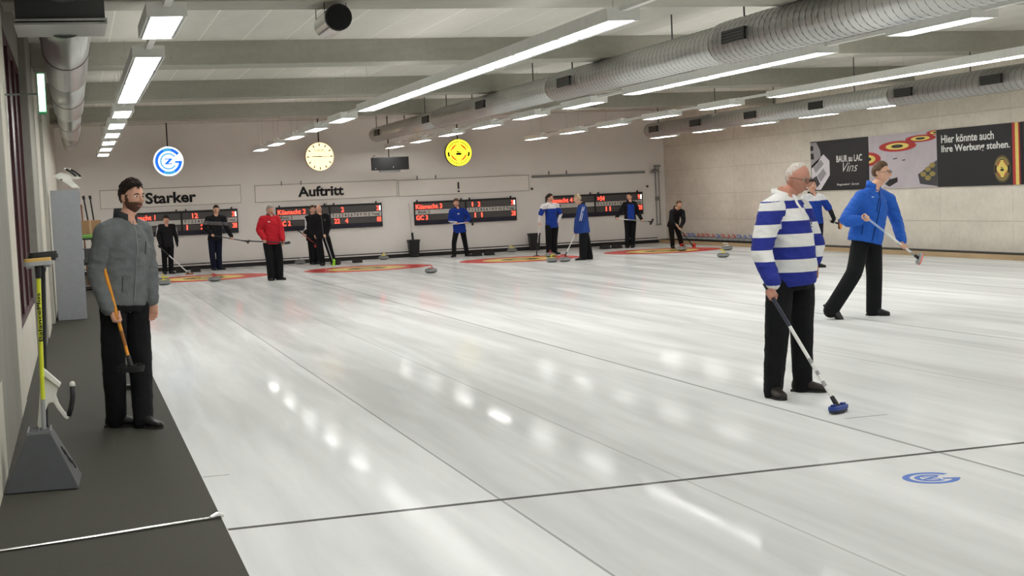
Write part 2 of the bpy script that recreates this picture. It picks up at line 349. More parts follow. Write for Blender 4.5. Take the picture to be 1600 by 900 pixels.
# ================================================================ CEILING LIGHTS
M_HOUS = flat('light_housing', (228, 228, 224), 0.5, 0.1); M_DIFF = mat('light_diffuser', (0.9, 0.9, 0.9), 0.5, emit=(1.0, 0.99, 0.965), es=LAMP)
M_UPL = mat('added_uplight_panel', (0.9, 0.9, 0.9), 0.5, emit=(1.0, 0.99, 0.965), es=UPLIGHT)
M_LOUV = flat('louvre_strip', (150, 152, 152), 0.4, 0.3)
M_CABLE = flat('dark_cable', (40, 40, 38), 0.6)
def zb(y, X=0): return 1.68 + (1.505 - 0.0028 * (y - 11)) * (0.94 if X > 15 else 1.0)
def fixture(X, y0, y1, label, group, nxt=None):
    yc = (y0 + y1) / 2; z = zb(yc, X); L = y1 - y0; w = 0.155; h = 0.115
    t = thing('ceiling_light', label, 'ceiling light', (X, yc, z), group)
    bm = BM(); box(bm, X - w, X + w, y0, y1, z + 0.02, z + h)
    box(bm, X - w, X - w + 0.012, y0, y1, z, z + 0.02); box(bm, X + w - 0.012, X + w, y0, y1, z, z + 0.02)
    box(bm, X - w + 0.012, X + w - 0.012, y0, y0 + 0.012, z, z + 0.02); box(bm, X - w + 0.012, X + w - 0.012, y1 - 0.012, y1, z, z + 0.02)
    obj('housing', bm, M_HOUS, t)
    obj('diffuser', xbox(X - 0.118, X + 0.118, y0 + 0.014, y1 - 0.014, z + 0.004, z + 0.018), M_DIFF, t)
    for s in (-1, 1): obj('reflector_strip', xbox(X + s * 0.130 - 0.009, X + s * 0.130 + 0.009, y0 + 0.014, y1 - 0.014, z + 0.003, z + 0.019), M_LOUV, t)
    n = max(1, round(L / 1.5))
    for k in range(1, n): obj('joint_bar', xbox(X - 0.14, X + 0.14, y0 + k * L / n - 0.04, y0 + k * L / n + 0.04, z - 0.001, z + 0.02), M_LOUV, t)
    obj('added_uplight_slot', xbox(X - 0.06, X + 0.06, y0 + 0.05, y1 - 0.05, z + h, z + h + 0.004), M_UPL, t)  # glow added above the housing to brighten the slab
    wy = (y0 + 0.25, y1 - 0.25)
    for yy in wy:
        top = 4.0
        for b in BEAMS:
            if b - 0.02 <= yy <= b + 0.67: top = 3.67
        obj('hanger_wire', fixn(tube(BM(), [(X, yy, z + h - 0.01), (X, yy, top + 0.005)], 0.0022, 5)), M_STEEL, t)
    if nxt:
        obj('connector_rail', xbox(X - 0.03, X + 0.03, y1 - 0.002, nxt - 0.004, z + h - 0.055, z + h - 0.012), M_HOUS, t); obj('cable', fixn(tube(BM(), [(X + 0.05, y1 - 0.1, z + h + 0.004), (X + 0.05, y1 + 0.02, z + h + 0.012), (X + 0.05, (y1 + nxt) / 2, z + h - 0.004), (X + 0.05, nxt - 0.01, z + h + 0.006)], 0.007, 6)), M_CABLE, t)
    return t
ROWS = [
 (0.79, 'walkway row', [(-2.6, -1.1), (0.4, 1.9), (3.4, 10.3), (11.63, 13.14), (14.55, 20.62), (22.09, 23.62), (25.05, 26.60), (27.96, 29.50), (30.9, 32.45), (33.95, 35.5), (36.9, 38.45)]),  # unseen near light stretched long to brighten the ice at left
 (4.76, 'clock row', [(-2.6, -1.1), (0.4, 1.9), (3.4, 4.9), (6.4, 7.9), (9.2, 10.6), (12.02, 23.85), (25.35, 26.75), (28.3, 29.7), (31.25, 32.65), (34.3, 35.65), (37.3, 38.6)]),
 (8.58, 'large duct row', [(-2.6, -1.1), (0.4, 1.9), (3.4, 4.9), (6.2, 7.7), (9.2, 10.7), (12.17, 13.71), (15.24, 21.48), (22.94, 24.5), (26.01, 27.55), (29.1, 30.6), (32.2, 33.65), (35.3, 36.7), (38.4, 39.8)]),
 (11.94, 'middle row', [(-2.6, -1.1), (0.4, 1.9), (3.4, 4.9), (6.2, 7.7), (9.2, 10.7), (12.1, 13.6), (15.07, 23.12), (24.6, 26.04), (27.5, 28.95), (30.35, 31.8), (33.2, 34.55), (36.1, 37.45)]),
 (15.45, 'concrete wall row', [(-2.6, -1.1), (0.4, 1.9), (3.4, 4.9), (6.2, 7.7), (9.0, 10.4), (12.0, 13.4), (15.0, 16.4), (18.3, 19.8), (21.42, 22.79), (24.28, 25.73), (27.16, 28.60), (29.99, 31.44), (32.83, 34.27), (35.69, 37.07)]),
]
for X, rname, segs in ROWS:
    n = len(segs)
    for i, (a, b) in enumerate(segs):
        k = n - 1 - i; long = 'long' if b - a > 3 else 'short'
        nx = segs[i + 1][0] if i + 1 < n else None
        hidden = b < 10.7 or (X > 11 and b < (15 if X < 14 else 20.5))
        if hidden: fixture(X, a, b, 'white ceiling light of the %s, %s from the near wall, overhead' % (rname, ORD[i]), 'ceiling lights of the ' + rname, nx)
        else: fixture(X, a, b, '%s white ceiling light, %s from the far wall in the %s' % (long, ORD[k], rname), 'ceiling lights of the ' + rname, nx)
# ================================================================ DUCTS
M_SPIRAL = None
def spiral_mat(name):
    m = bpy.data.materials.new(name); m.use_nodes = True; nt = m.node_tree; L = nt.links; b = nt.nodes['Principled BSDF']
    b.inputs['Metallic'].default_value = 0.85; b.inputs['Base Color'].default_value = (*srgb(196, 196, 193), 1); b.inputs['Roughness'].default_value = 0.34
    g = nt.nodes.new('ShaderNodeNewGeometry'); n = nt.nodes.new('ShaderNodeTexNoise'); n.inputs['Scale'].default_value = 2.0; n.inputs['Detail'].default_value = 2
    mp = nt.nodes.new('ShaderNodeMapping'); mp.inputs['Scale'].default_value = (1, 0.3, 1); L.new(g.outputs['Position'], mp.inputs['Vector']); L.new(mp.outputs[0], n.inputs['Vector'])
    mr = nt.nodes.new('ShaderNodeMapRange'); mr.inputs[3].default_value = 0.30; mr.inputs[4].default_value = 0.35; L.new(n.outputs['Fac'], mr.inputs[0]); L.new(mr.outputs[0], b.inputs['Roughness'])
    MATS[name] = m; return m
M_SPIRAL = spiral_mat('spiral_duct_steel'); M_SEAM = flat('duct_seam', (96, 97, 96), 0.5, 0.5); M_GRILLE = flat('grille_black', (30, 30, 30), 0.6)
def duct(name, label, X, Z, secs, pitch, grilles, gz, parent_loc, hang):
    """secs: list of (y0, y1, r); spiral lock seams as raised helices; grilles on the camera side"""
    t = thing(name, label, 'air duct', parent_loc)
    for (y0, y1, r) in secs:
        bm = BM(); tube(bm, [(X, y0, Z), (X, y1, Z)], r, 40, fr=((1, 0, 0), (0, 0, 1)))
        body = obj('duct_section', fixn(bm), M_SPIRAL, t, smooth=True)
        n = int((y1 - y0) / pitch); pts = [(X + (r + 0.001) * math.cos(2 * math.pi * q / 20), y0 + pitch * q / 20, Z + (r + 0.001) * math.sin(2 * math.pi * q / 20)) for q in range(n * 20)]
        obj('spiral_seam', fixn(tube(BM(), pts, 0.0034, 4)), M_SEAM, t)
        c = BM(); tube(c, [(X, y0 - 0.04, Z), (X, y0 + 0.06, Z)], r + 0.008, 40, fr=((1, 0, 0), (0, 0, 1))); obj('collar', fixn(c), M_SEAM, t, smooth=False)
    for (gy, gl, r) in grilles:
        a = gz; ca, sa = math.cos(a), math.sin(a)
        M = Matrix(((-sa, 0, ca, X + ca * (r - 0.01)), (0, 1, 0, gy), (ca, 0, sa, Z + sa * (r - 0.01)), (0, 0, 0, 1)))
        g = BM(); prism(g, [(-0.075, 0), (0.075, 0), (0.075, gl), (-0.075, gl)], M, 0.035); go = obj('grille', g, M_GRILLE, t)
        for k in range(4):
            s_ = BM(); prism(s_, [(-0.065 + k * 0.036, 0.01), (-0.057 + k * 0.036, 0.01), (-0.057 + k * 0.036, gl - 0.01), (-0.065 + k * 0.036, gl - 0.01)], M, 0.04); obj('slat', s_, M_SEAM, go)
    for (hy, r) in hang:
        top = 4.0
        for b in BEAMS:
            if b - 0.02 <= hy <= b + 0.67: top = 3.67
        obj('hanger_rod', fixn(tube(BM(), [(X - 0.05, hy, Z + r - 0.01), (X - 0.05, hy, top + 0.005)], 0.012, 6)), M_SEAM, t)
    return t
duct('spiral_duct', 'large galvanised spiral duct stepping down in size towards the far wall', 7.95, 3.44, [(9.0, 16.6, 0.262), (16.6, 23.2, 0.235), (23.2, 31.5, 0.215), (31.5, 38.6, 0.19)], 0.14,
     [(10.3, 0.62, .262), (15.55, 0.62, 0.262), (21.9, 0.62, 0.235), (27.0, 0.6, 0.215), (31.7, 0.6, 0.19), (37.2, 0.6, 0.19)], math.pi - 0.05, (7.95, 9, 3.44), [(12.5, .262), (16.0, .262), (18.2, .235), (22.3, .235), (24.4, .215), (28.5, .215), (30.6, .215), (32.6, .19), (34.8, .19), (36.8, .19), (38.2, .19)])
duct('spiral_duct', 'smaller spiral duct with square grilles near the concrete wall', 14.34, 3.15, [(13.0, 23.0, 0.205), (23.0, 34.7, 0.175)], 0.16,
     [(17.4, 0.55, 0.205), (19.65, 0.55, 0.205), (22.2, 0.55, 0.205), (25.4, 0.55, 0.175), (28.3, 0.55, 0.175), (31.2, 0.55, 0.175), (33.75, 0.55, 0.175)], math.pi - 0.02, (14.34, 13, 3.15), [(16, .205), (20.7, .205), (24.4, .175), (27.7, .175), (30.6, .175), (34.0, .175)])
# duct over the walkway with its plenum box
lt = thing('walkway_duct', 'steel air duct with square plenum box hanging over the walkway', 'air duct', (0.02, 13.6, 3.3))
LX = 0.02
for (y0, y1, r) in [(13.25, 19.2, 0.245), (19.2, 25.4, 0.24), (25.4, 32.5, 0.215), (32.5, 38.5, 0.19)]:
    bm = BM(); tube(bm, [(LX, y0, 3.46), (LX, y1, 3.46)], r, 40, fr=((1, 0, 0), (0, 0, 1))); obj('duct_section', fixn(bm), M_SPIRAL, lt, smooth=True)
    for yy in (y0, (y0 + y1) / 2):
        c = BM(); tube(c, [(LX, yy - 0.02, 3.46), (LX, yy + 0.02, 3.46)], r + 0.006, 40, fr=((1, 0, 0), (0, 0, 1))); obj('collar', fixn(c), M_SEAM, lt)
M_PLEN = flat('plenum_dark_steel', (74, 75, 74), 0.55, 0.3)
obj('plenum_box', xbox(-0.36, 0.345, 12.5, 13.3, 3.262, 3.98, bev=0.006), M_PLEN, lt)
for k, z in enumerate((3.244, 3.275)): obj('plenum_flange', xbox(-0.375, 0.36, 12.47, 13.33, z - 0.012, z + 0.008, bev=0.003), M_ALU, lt)
bm = BM(); tube(bm, [(LX, 8.0, 3.66), (LX, 12.5, 3.66)], 0.252, 40, fr=((1, 0, 0), (0, 0, 1))); obj('duct_section', fixn(bm), M_SPIRAL, lt, smooth=True)
for hy in (16.4, 22.5, 24.2, 29.4, 36.4): obj('hanger_rod', fixn(tube(BM(), [(LX, hy, 3.5), (LX, hy, 4.005)], 0.012, 6)), M_SEAM, lt)
# round outlet hanging under the ceiling
ot = thing('hanging_outlet', 'short steel cylinder with black round mouth hung on wires', 'air outlet', (2.63, 14.6, 3.5))
bm = BM(); tube(bm, [(2.63, 14.32, 3.507), (2.63, 15.02, 3.507)], 0.128, 36, fr=((1, 0, 0), (0, 0, 1))); obj('cylinder', fixn(bm), mat('polished_steel', (0.7, 0.69, 0.66), 0.2, 0.9), ot, smooth=False)
bm = BM(); tube(bm, [(2.63, 14.28, 3.507), (2.63, 14.34, 3.507)], 0.133, 36, fr=((1, 0, 0), (0, 0, 1))); obj('rim', fixn(bm), M_BLACK, ot)
bm = BM(); tube(bm, [(2.63, 14.27, 3.507), (2.63, 14.30, 3.507)], 0.12, 36, fr=((1, 0, 0), (0, 0, 1))); obj('mouth', fixn(bm), mat('mouth_black', (0.004, 0.004, 0.004), 0.9), ot)
for py_ in (14.45, 14.98):
    for s in (-1, 1): obj('wire', fixn(tube(BM(), [(2.63 + s * 0.11, py_, 3.56), (2.63 + s * 0.11, py_, 3.675 if py_ < 14.95 else 4.005)], 0.004, 6)), M_RUB, ot)
# exit light on the left wall
ex = thing('exit_light', 'glowing white exit light box on the concrete side wall', 'exit sign', (-0.2, 13.2, 2.57))
obj('lamp_face', xbox(-0.232, -0.178, 13.15, 13.154, 2.575, 2.895), glow('exit_white', (250, 252, 250), 3.0), ex)
obj('housing', xbox(-0.236, -0.174, 13.154, 13.40, 2.566, 2.905), flat('exit_green', (60, 190, 120), 0.5), ex)
obj('bracket', xbox(-0.52, -0.236, 13.36, 13.375, 2.735, 2.75), M_GREYM, ex)
# ================================================================ FAR WALL
WY = 40.6
M_INK = flat('black_lettering', (14, 14, 14), 0.6); M_WHITEP = flat('white_print', (236, 236, 232), 0.6)
M_LEDR = glow('led_red', (255, 58, 42), 6.5); M_LEDBG = flat('led_panel_grey', (78, 76, 76), 0.5); M_STRIPW = flat('score_strip_white', (205, 202, 196), 0.6)
M_NAVY = flat('scoreboard_navy', (22, 20, 44), 0.5); M_LEDW = glow('led_white', (255, 235, 225), 5.0)
M_PRAIL = flat('panel_rail', (168, 162, 154), 0.6)
def panel_board(x0, x1, z0, z1, label):
    t = thing('wall_panel', label, 'wall panel', (x0, WY, z0), 'white sign panels on the end wall')
    obj('sheet', xbox(x0, x1, WY - 0.022, WY, z0, z1, bev=0.004), M_BOARD, t)
    bm = BM(); box(bm, x0 - 0.02, x1 + 0.02, WY - 0.034, WY, z1, z1 + 0.018); obj('top_rail', bm, M_PRAIL, t)
    bm = BM(); box(bm, x0 - 0.012, x0, WY - 0.028, WY, z0, z1); obj('edge_strip', bm, M_PRAIL, t)
    bm = BM(); box(bm, x1, x1 + 0.012, WY - 0.028, WY, z0, z1); obj('edge_strip', bm, M_PRAIL, t)
    bm = BM(); box(bm, x0 - 0.02, x1 + 0.02, WY - 0.026, WY, z0 - 0.014, z0); obj('bottom_rail', bm, flat('pale_grey_rail', (176, 170, 162), 0.6), t)
    return t
pb1 = panel_board(0.70, 4.45, 1.78, 2.26, 'long white wall panel carrying the word Starker')
pb2 = panel_board(4.86, 8.88, 1.77, 2.22, 'long white wall panel carrying the word Auftritt')
pb3 = panel_board(8.95, 12.86, 1.76, 2.20, 'long white wall panel carrying the exclamation mark')
text('lettering', 'Starker', wallM(1.88, WY - 0.021, 1.85), 1.36, 0.31, M_INK, pb1, 0.012, 0.03)
text('lettering', 'Auftritt', wallM(6.05, WY - 0.021, 1.86), 1.30, 0.29, M_INK, pb2, 0.012, 0.03)
obj('exclamation_stroke', xbox(10.692, 10.742, WY - 0.033, WY - 0.021, 1.89, 2.09), M_INK, pb3); obj('exclamation_dot', xbox(10.69, 10.745, WY - 0.033, WY - 0.021, 1.80, 1.85), M_INK, pb3)
for xx, b in ((5.6, pb2), (6.15, pb2), (9.5, pb3), (10.05, pb3), (1.4, pb1)):
    obj('clip', xbox(xx - 0.012, xx + 0.012, WY - 0.05, WY, 2.20, 2.32), M_GREYM, b)
rb = thing('wall_rail', 'grey metal rail on the end wall above the rightmost scoreboard', 'rail', (12.96, WY, 2.12))
obj('bar', xbox(12.96, 16.55, WY - 0.05, WY, 2.12, 2.19, bev=0.01), M_GREYM, rb)
for xx in (13.5, 14.05): obj('clip', xbox(xx - 0.012, xx + 0.012, WY - 0.05, WY, 2.17, 2.30), M_GREYM, rb)
def scoreboard(x0, x1, z0, z1, label, rink, tl, bl, tr, br, tot):
    t = thing('scoreboard', label, 'scoreboard', (x0, WY, z0), 'electronic scoreboards on the end wall')
    y = WY - 0.06; xm = x0 + (x1 - x0) * 0.5; H = z1 - z0
    obj('frame', xbox(x0, x1, y, WY, z0, z1, bev=0.006), M_BLACK, t)
    rows = [(0.66, 0.92), (0.45, 0.64), (0.19, 0.42)]
    for (a, b) in ((x0 + 0.03, xm - 0.03), (xm + 0.03, x1 - 0.03)):
        for k, (r0, r1) in enumerate(rows):
            obj('number_strip' if k == 1 else 'led_panel', xbox(a, b, y - 0.006, y + 0.01, z0 + H * r0, z0 + H * r1), M_STRIPW if k == 1 else M_LEDBG, t)
        obj('base_band', xbox(a, b, y - 0.006, y + 0.01, z0 + H * 0.02, z0 + H * 0.16), M_NAVY, t)
    led = lambda s, x, r, w: text('led_digits', s, wallM(x, y - 0.0065, z0 + H * (rows[r][0] + 0.03)), w, H * 0.19, M_LEDR, t, 0.004, 0.006)
    if tl: led(tl, x0 + 0.05, 0, 0.078 * len(tl))
    if bl: led(bl, x0 + 0.05, 2, 0.085 * len(bl))
    xx = xm + 0.06; pit = 0.105
    for s, c in tr: led(s, xx + pit * c, 0, 0.075 * len(s) if s != '1' else 0.03)
    for s, c in br: led(s, xx + pit * c, 2, 0.075 * len(s) if s != '1' else 0.03)
    led(tot[0], x1 - 0.16, 0, 0.07); led(tot[1], x1 - 0.16, 2, 0.07)
    for r in (0, 2): obj('led_bar', xbox(x1 - 0.075, x1 - 0.045, y - 0.011, y, z0 + H * (rows[r][0] + 0.03), z0 + H * (rows[r][0] + 0.22)), M_LEDW if r == 0 else M_LEDR, t)
    text('strip_numbers', 'T 1 2 3 4 5 6 7 8 9 10 Z Total', wallM(xm + 0.06, y - 0.0065, z0 + H * 0.485), (x1 - xm) - 0.14, H * 0.125, M_INK, t, 0.002, 0.012)
    if rink: text('rink_name', rink, wallM(x0 + 0.12, y - 0.0065, z0 + H * 0.485), 0.34, H * 0.13, M_INK, t, 0.002, 0.008)
    for xx in (x0 + 0.1, xm - 0.13, xm + 0.13, x1 - 0.16): obj('bracket', xbox(xx - 0.018, xx + 0.018, y + 0.01, WY, z1, z1 + 0.05), M_BLACK, t)
    tg = obj('number_tag', xbox(xm - 0.06, xm + 0.06, y + 0.02, WY, z1 + 0.005, z1 + 0.09), M_BOARD, t)
scoreboard(1.28, 4.34, 0.95, 1.62, 'scoreboard under the word Starker, partly behind the man in grey', 'Rink 1', 'Küsnacht 1', 'GC 1', [('12', 2.2)], [('1', 0.6), ('2', 4.2)], ('3', '3'))
scoreboard(5.40, 8.42, 0.92, 1.60, 'scoreboard under the word Auftritt, behind two men in black', 'Rink 2', 'Küsnacht 2', 'GC 2', [('2', 2.6)], [('22', 0.6), ('4', 3.6)], ('2', '8'))
scoreboard(9.36, 12.44, 0.90, 1.575, 'scoreboard under the exclamation mark reading Rink 3', 'Rink 3', 'Küsnacht 3', 'GC 3', [('1', 1.2), ('2', 2.9)], [('1', 1.9), ('1', 3.8)], ('3', '2'))
scoreboard(13.36, 16.44, 0.89, 1.565, 'rightmost scoreboard, nearest the concrete side wall', 'Rink 4', 'Küsnacht 4', '', [('>54', 0.2)], [('11', 2.6)], ('9', '2'))
# hanging discs: club sign, clock, yellow emblem, black panel
SY = 39.85
M_ROD = flat('dark_rod', (52, 48, 42), 0.5, 0.4)
def rod(t, x, z): obj('hanging_rod', fixn(tube(BM(), [(x, SY + 0.06, z - 0.02), (x, SY + 0.06, 4.005)], 0.017, 8)), M_ROD, t)
def disc_sign(name, label, cat, x, z, r, rimmat, facemat):
    t = thing(name, label, cat, (x, SY, z))
    bm = BM(); disc2d(bm, wallM(x, SY + 0.12, z), r, 0.12, 56); obj('case', bm, rimmat, t)
    bm = BM(); disc2d(bm, wallM(x, SY, z), r * 0.975, 0.006, 56); obj('face', bm, facemat, t)
    rod(t, x, z + r); return t
g = disc_sign('club_sign', 'round lit white sign with blue G, C and Z letters', 'lit sign', 2.51, 2.97, 0.405, flat('sign_rim_white', (225, 228, 232), 0.5), glow('sign_white', (246, 250, 255), 1.3))
M_GB = mat('sign_blue', srgb(20, 105, 225), 0.5, emit=srgb(25, 115, 240), es=0.9); M_GC = mat('sign_cyan', srgb(60, 160, 215), 0.5, emit=srgb(70, 165, 220), es=0.9)
MG = wallM(2.51, SY - 0.006, 2.97); D = math.radians
bm = BM(); ring2d(bm, MG, 0.272, 0.352, D(35), D(75), 0.004); ring2d(bm, MG, 0.272, 0.352, D(115), D(245), 0.004); ring2d(bm, MG, 0.272, 0.352, D(300), D(360), 0.004)
prism(bm, [(0.17, 0.0), (0.355, 0.0), (0.355, -0.05), (0.17, -0.05)], MG, 0.004); obj('letter_g', bm, M_GB, g)
for a0, a1 in ((75, 115), (245, 300)): bm = BM(); ring2d(bm, MG, 0.272, 0.352, D(a0), D(a1), 0.004); obj('letter_g_highlight', bm, M_GC, g)
bm = BM(); ring2d(bm, MG, 0.185, 0.22, D(35), D(325), 0.004); obj('letter_c', bm, M_GC, g)
bm = BM(); prism(bm, [(-0.10, 0.075), (0.10, 0.075), (0.10, 0.05), (-0.01, -0.055), (0.10, -0.055), (0.10, -0.08), (-0.10, -0.08), (-0.10, -0.06), (0.015, 0.052), (-0.10, 0.052)], MG, 0.004); obj('letter_z', bm, M_GB, g)
c = disc_sign('wall_clock', 'round lit cream clock with black ticks hanging above Auftritt', 'clock', 6.60, 2.95, 0.40, mat('clock_brass', srgb(150, 122, 78), 0.4, 0.5), glow('clock_cream', (255, 226, 178), 1.5))
MCk = wallM(6.60, SY - 0.006, 2.95)
for k in range(12):
    a = math.pi / 2 - k * math.pi / 6; R2 = MCk @ Matrix.Rotation(a, 4, 'Z')
    bm = BM(); prism(bm, [(0.29, -0.014), (0.36, -0.014), (0.36, 0.014), (0.29, 0.014)], R2, 0.003); obj('tick', bm, M_INK, c)
for ln, wd, ang in ((0.22, 0.014, D(178)), (0.33, 0.007, D(0))):
    bm = BM(); prism(bm, [(-0.05, -wd), (ln, -wd * 0.5), (ln, wd * 0.5), (-0.05, wd)], MCk @ Matrix.Rotation(ang, 4, 'Z'), 0.006); obj('hand', bm, M_INK, c)
text('lettering', 'TÜRLER', wallM(6.46, SY - 0.006, 3.10), 0.27, 0.06, flat('clock_letter_brown', (120, 80, 40)), c, 0.003)
e = disc_sign('club_emblem', 'round lit yellow emblem with orange arcs and black rim', 'lit sign', 10.58, 2.92, 0.39, flat('emblem_rim', (44, 38, 14), 0.5), glow('emblem_yellow', (250, 238, 60), 1.4))
ME = wallM(10.58, SY - 0.006, 2.92)
def emblem(t, M, s, mo, mb, d=0.004, sy=1.0, my=None):
    for q in range(4):
        a0 = D(45 + 90 * q)
        pts = []
        for i in range(9):
            a = a0 + D(-36 + 9 * i); pts.append((0.24 * s * math.cos(a), 0.24 * s * math.sin(a) * sy))
        bm = BM(); prism(bm, pts, M, d); obj('orange_arc', bm, mo, t)
    for a in (D(188), D(-10)):
        bm = BM(); ring2d(bm, M, 0.275 * s, 0.325 * s, a - D(12), a + D(12), d, 6, 1, sy); obj('black_bar', bm, mb, t)
    rr = random.Random(3)
    for a0, a1, n in ((28, 152, 15), (216, 324, 12)):
        for i in range(n):
            if i in (6,): continue
            a = D(a0 + (a1 - a0) * i / (n - 1)); R2 = M @ Matrix.Diagonal((1, sy, 1, 1)) @ Matrix.Rotation(a, 4, 'Z')
            bm = BM(); prism(bm, [(0.285 * s, -0.011 * s), (0.325 * s, -0.011 * s), (0.325 * s, 0.008 * s), (0.3 * s, 0.012 * s), (0.285 * s, 0.005 * s)], R2, d * 0.8); obj('rim_letter', bm, mb, t)
    bm = BM(); ball(bm, (0, 0, 0), 1, 12)
    for v in bm.verts: v.co = M @ Vector((v.co.x * 0.09 * s, v.co.y * 0.035 * s * sy - 0.035 * s, max(0, v.co.z) * d))
    obj('stone_mark', bm, mb, t)
    bm = BM(); prism(bm, [(-0.055 * s, 0.01 * s), (0.055 * s, 0.01 * s), (0.055 * s, 0.032 * s), (-0.03 * s, 0.032 * s), (-0.03 * s, 0.055 * s), (-0.055 * s, 0.055 * s)], M, d); obj('stone_handle_mark', bm, mb, t)
emblem(e, ME, 1.0, mat('emblem_orange', srgb(235, 95, 30), 0.5, emit=srgb(240, 90, 25), es=0.7), M_INK)
tv = thing('display_panel', 'wide black hanging display panel between clock and yellow emblem', 'display', (8.58, SY, 2.5))
obj('case', xbox(8.05, 9.11, SY - 0.03, SY + 0.10, 2.505, 2.865, bev=0.01), M_BLACK, tv)
obj('tray', xbox(8.27, 8.86, SY, SY + 0.08, 2.445, 2.505), M_GREYM, tv)
for xx in (8.15, 8.66): bm = BM(); ball(bm, (xx, SY - 0.03, 2.55 if xx < 8.5 else 2.585), 0.013, 10); obj('indicator', bm, M_WHITEP, tv)
rod(tv, 8.56, 2.87); obj('cable_hook', fixn(tube(BM(), [(8.10, SY + 0.05, 2.86), (8.12, SY + 0.05, 2.92), (8.17, SY + 0.05, 2.91)], 0.01, 6)), M_RUB, tv)
# conduit by the far right corner
cd = thing('wall_conduit', 'grey pipes and lamp bracket in the right corner of the end wall', 'conduit', (16.93, WY, 0.55))
for xx in (16.88, 16.99): obj('pipe', fixn(tube(BM(), [(xx, WY - 0.04, 0.55), (xx, WY - 0.04, 2.34)], 0.017, 8)), M_GREYM, cd)
obj('bracket', xbox(16.86, 17.06, WY - 0.06, WY, 2.30, 2.345), M_GREYM, cd); obj('bracket', xbox(16.86, 17.02, WY - 0.05, WY, 0.54, 0.57), M_GREYM, cd)
obj('switch_box', xbox(16.86, 16.99, WY - 0.08, WY, 1.28, 1.40, bev=0.01), M_GREYM, cd)
bm = BM(); lathe(bm, [(0.01, 0.10), (0.05, 0.09), (0.15, 0.02), (0.16, 0.0), (0.02, 0.005)], (16.82, WY - 0.16, 2.14), 20); obj('lamp_shade', bm, M_GREYM, cd, smooth=True)
for nm, xx, zz in (('leftmost', 12.96, 1.80), ('rightmost', 16.62, 1.72)):
    s_ = thing('wall_sensor', 'small black button sensor, %s on the end wall' % nm, 'sensor', (xx, WY, zz)); bm = BM(); lathe(bm, [(0.035, 0), (0.035, -0.03), (0.02, -0.045)], (xx, WY, zz), 14, 'y'); obj('button', bm, M_BLACK, s_)
    bm = BM(); lathe(bm, [(0.012, -0.04), (0.012, -0.055)], (xx, WY, zz), 10, 'y'); obj('lens', bm, M_GREYM, s_)
# ================================================================ RIGHT WALL BANNERS
BX = 17.185
def banner(y0, y1, m, label, z0=1.42, z1=2.60):
    t = thing('advertising_banner', label, 'banner', (BX, (y0 + y1) / 2, z0), 'advertising boards on the concrete wall')
    obj('board', xbox(BX - 0.015, 17.2, y0, y1, z0, z1), m, t); return t
PX = BX - 0.0155
M_BBLK = flat('banner_black', (18, 19, 22), 0.55); M_BPHOTO = mat('banner_photo_ice', srgb(186, 178, 184), 0.5, 0, 0.10, 1.6)
b1 = banner(28.79, 31.45, M_BBLK, 'black wine advertising board, leftmost on the concrete wall')
b2 = banner(26.11, 28.78, M_BPHOTO, 'photo board of curling rings on pale ice, on the concrete wall')
b3 = banner(23.30, 26.10, M_BBLK, 'black board reading Hier könnte auch Ihre Werbung stehen')
b4 = banner(20.4, 23.29, M_BBLK, 'black board at the right edge beside the red and yellow stripe')
def PM(y, z): return wallM(PX, y, z, 'right')
M_GG = flat('print_grey', (150, 146, 150), 0.6); M_GD = flat('print_dark_grey', (60, 60, 64), 0.6); M_GL = flat('print_pale', (212, 208, 212), 0.6)
def poly(t, name, pts, m, d=0.002):
    bm = BM(); prism(bm, [(-(y - 30.0), z - 2.0) for y, z in pts], PM(30.0, 2.0), d); return obj(name, bm, m, t)
poly(b1, 'print_shape', [(31.45, 2.58), (31.15, 2.58), (30.98, 2.38), (30.95, 2.22), (31.1, 2.1), (31.45, 1.95)], M_GG)
poly(b1, 'print_shape', [(31.42, 2.02), (30.82, 2.28), (30.55, 2.12), (30.55, 1.78), (31.0, 1.44), (31.22, 1.44), (31.42, 1.72)], M_GL)
poly(b1, 'print_shape', [(31.34, 1.98), (30.95, 2.16), (30.82, 2.05), (31.22, 1.84)], M_GG, 0.003)
poly(b1, 'print_shape', [(31.15, 1.78), (30.85, 1.95), (30.70, 1.82), (31.0, 1.62)], M_GG, 0.003)
poly(b1, 'print_shape', [(31.43, 1.70), (31.18, 1.78), (31.02, 1.58), (31.32, 1.44), (31.43, 1.44)], M_GD, 0.004)
poly(b1, 'print_shape', [(31.44, 2.50), (31.32, 2.50), (31.30, 2.40), (31.44, 2.38)], M_INK, 0.004); poly(b1, 'print_shape', [(31.44, 2.32), (31.30, 2.32), (31.28, 2.18), (31.44, 2.18)], M_INK, 0.004)
text('lettering', 'BAUR au LAC', PM(30.22, 2.07), 1.15, 0.155, M_WHITEP, b1, 0.002, 0.012)
text('lettering', 'Vins', PM(29.93, 1.84), 0.66, 0.21, M_WHITEP, b1, 0.002, -0.01, 0.45); text('lettering', 'Regensdorf  Zürich', PM(30.22, 1.515), 0.98, 0.06, M_WHITEP, b1, 0.002)
M_PR = flat('print_red', (176, 44, 42), 0.6); M_PY = flat('print_yellow', (226, 206, 108), 0.6); M_GOLD = flat('print_gold', (150, 132, 72), 0.6)
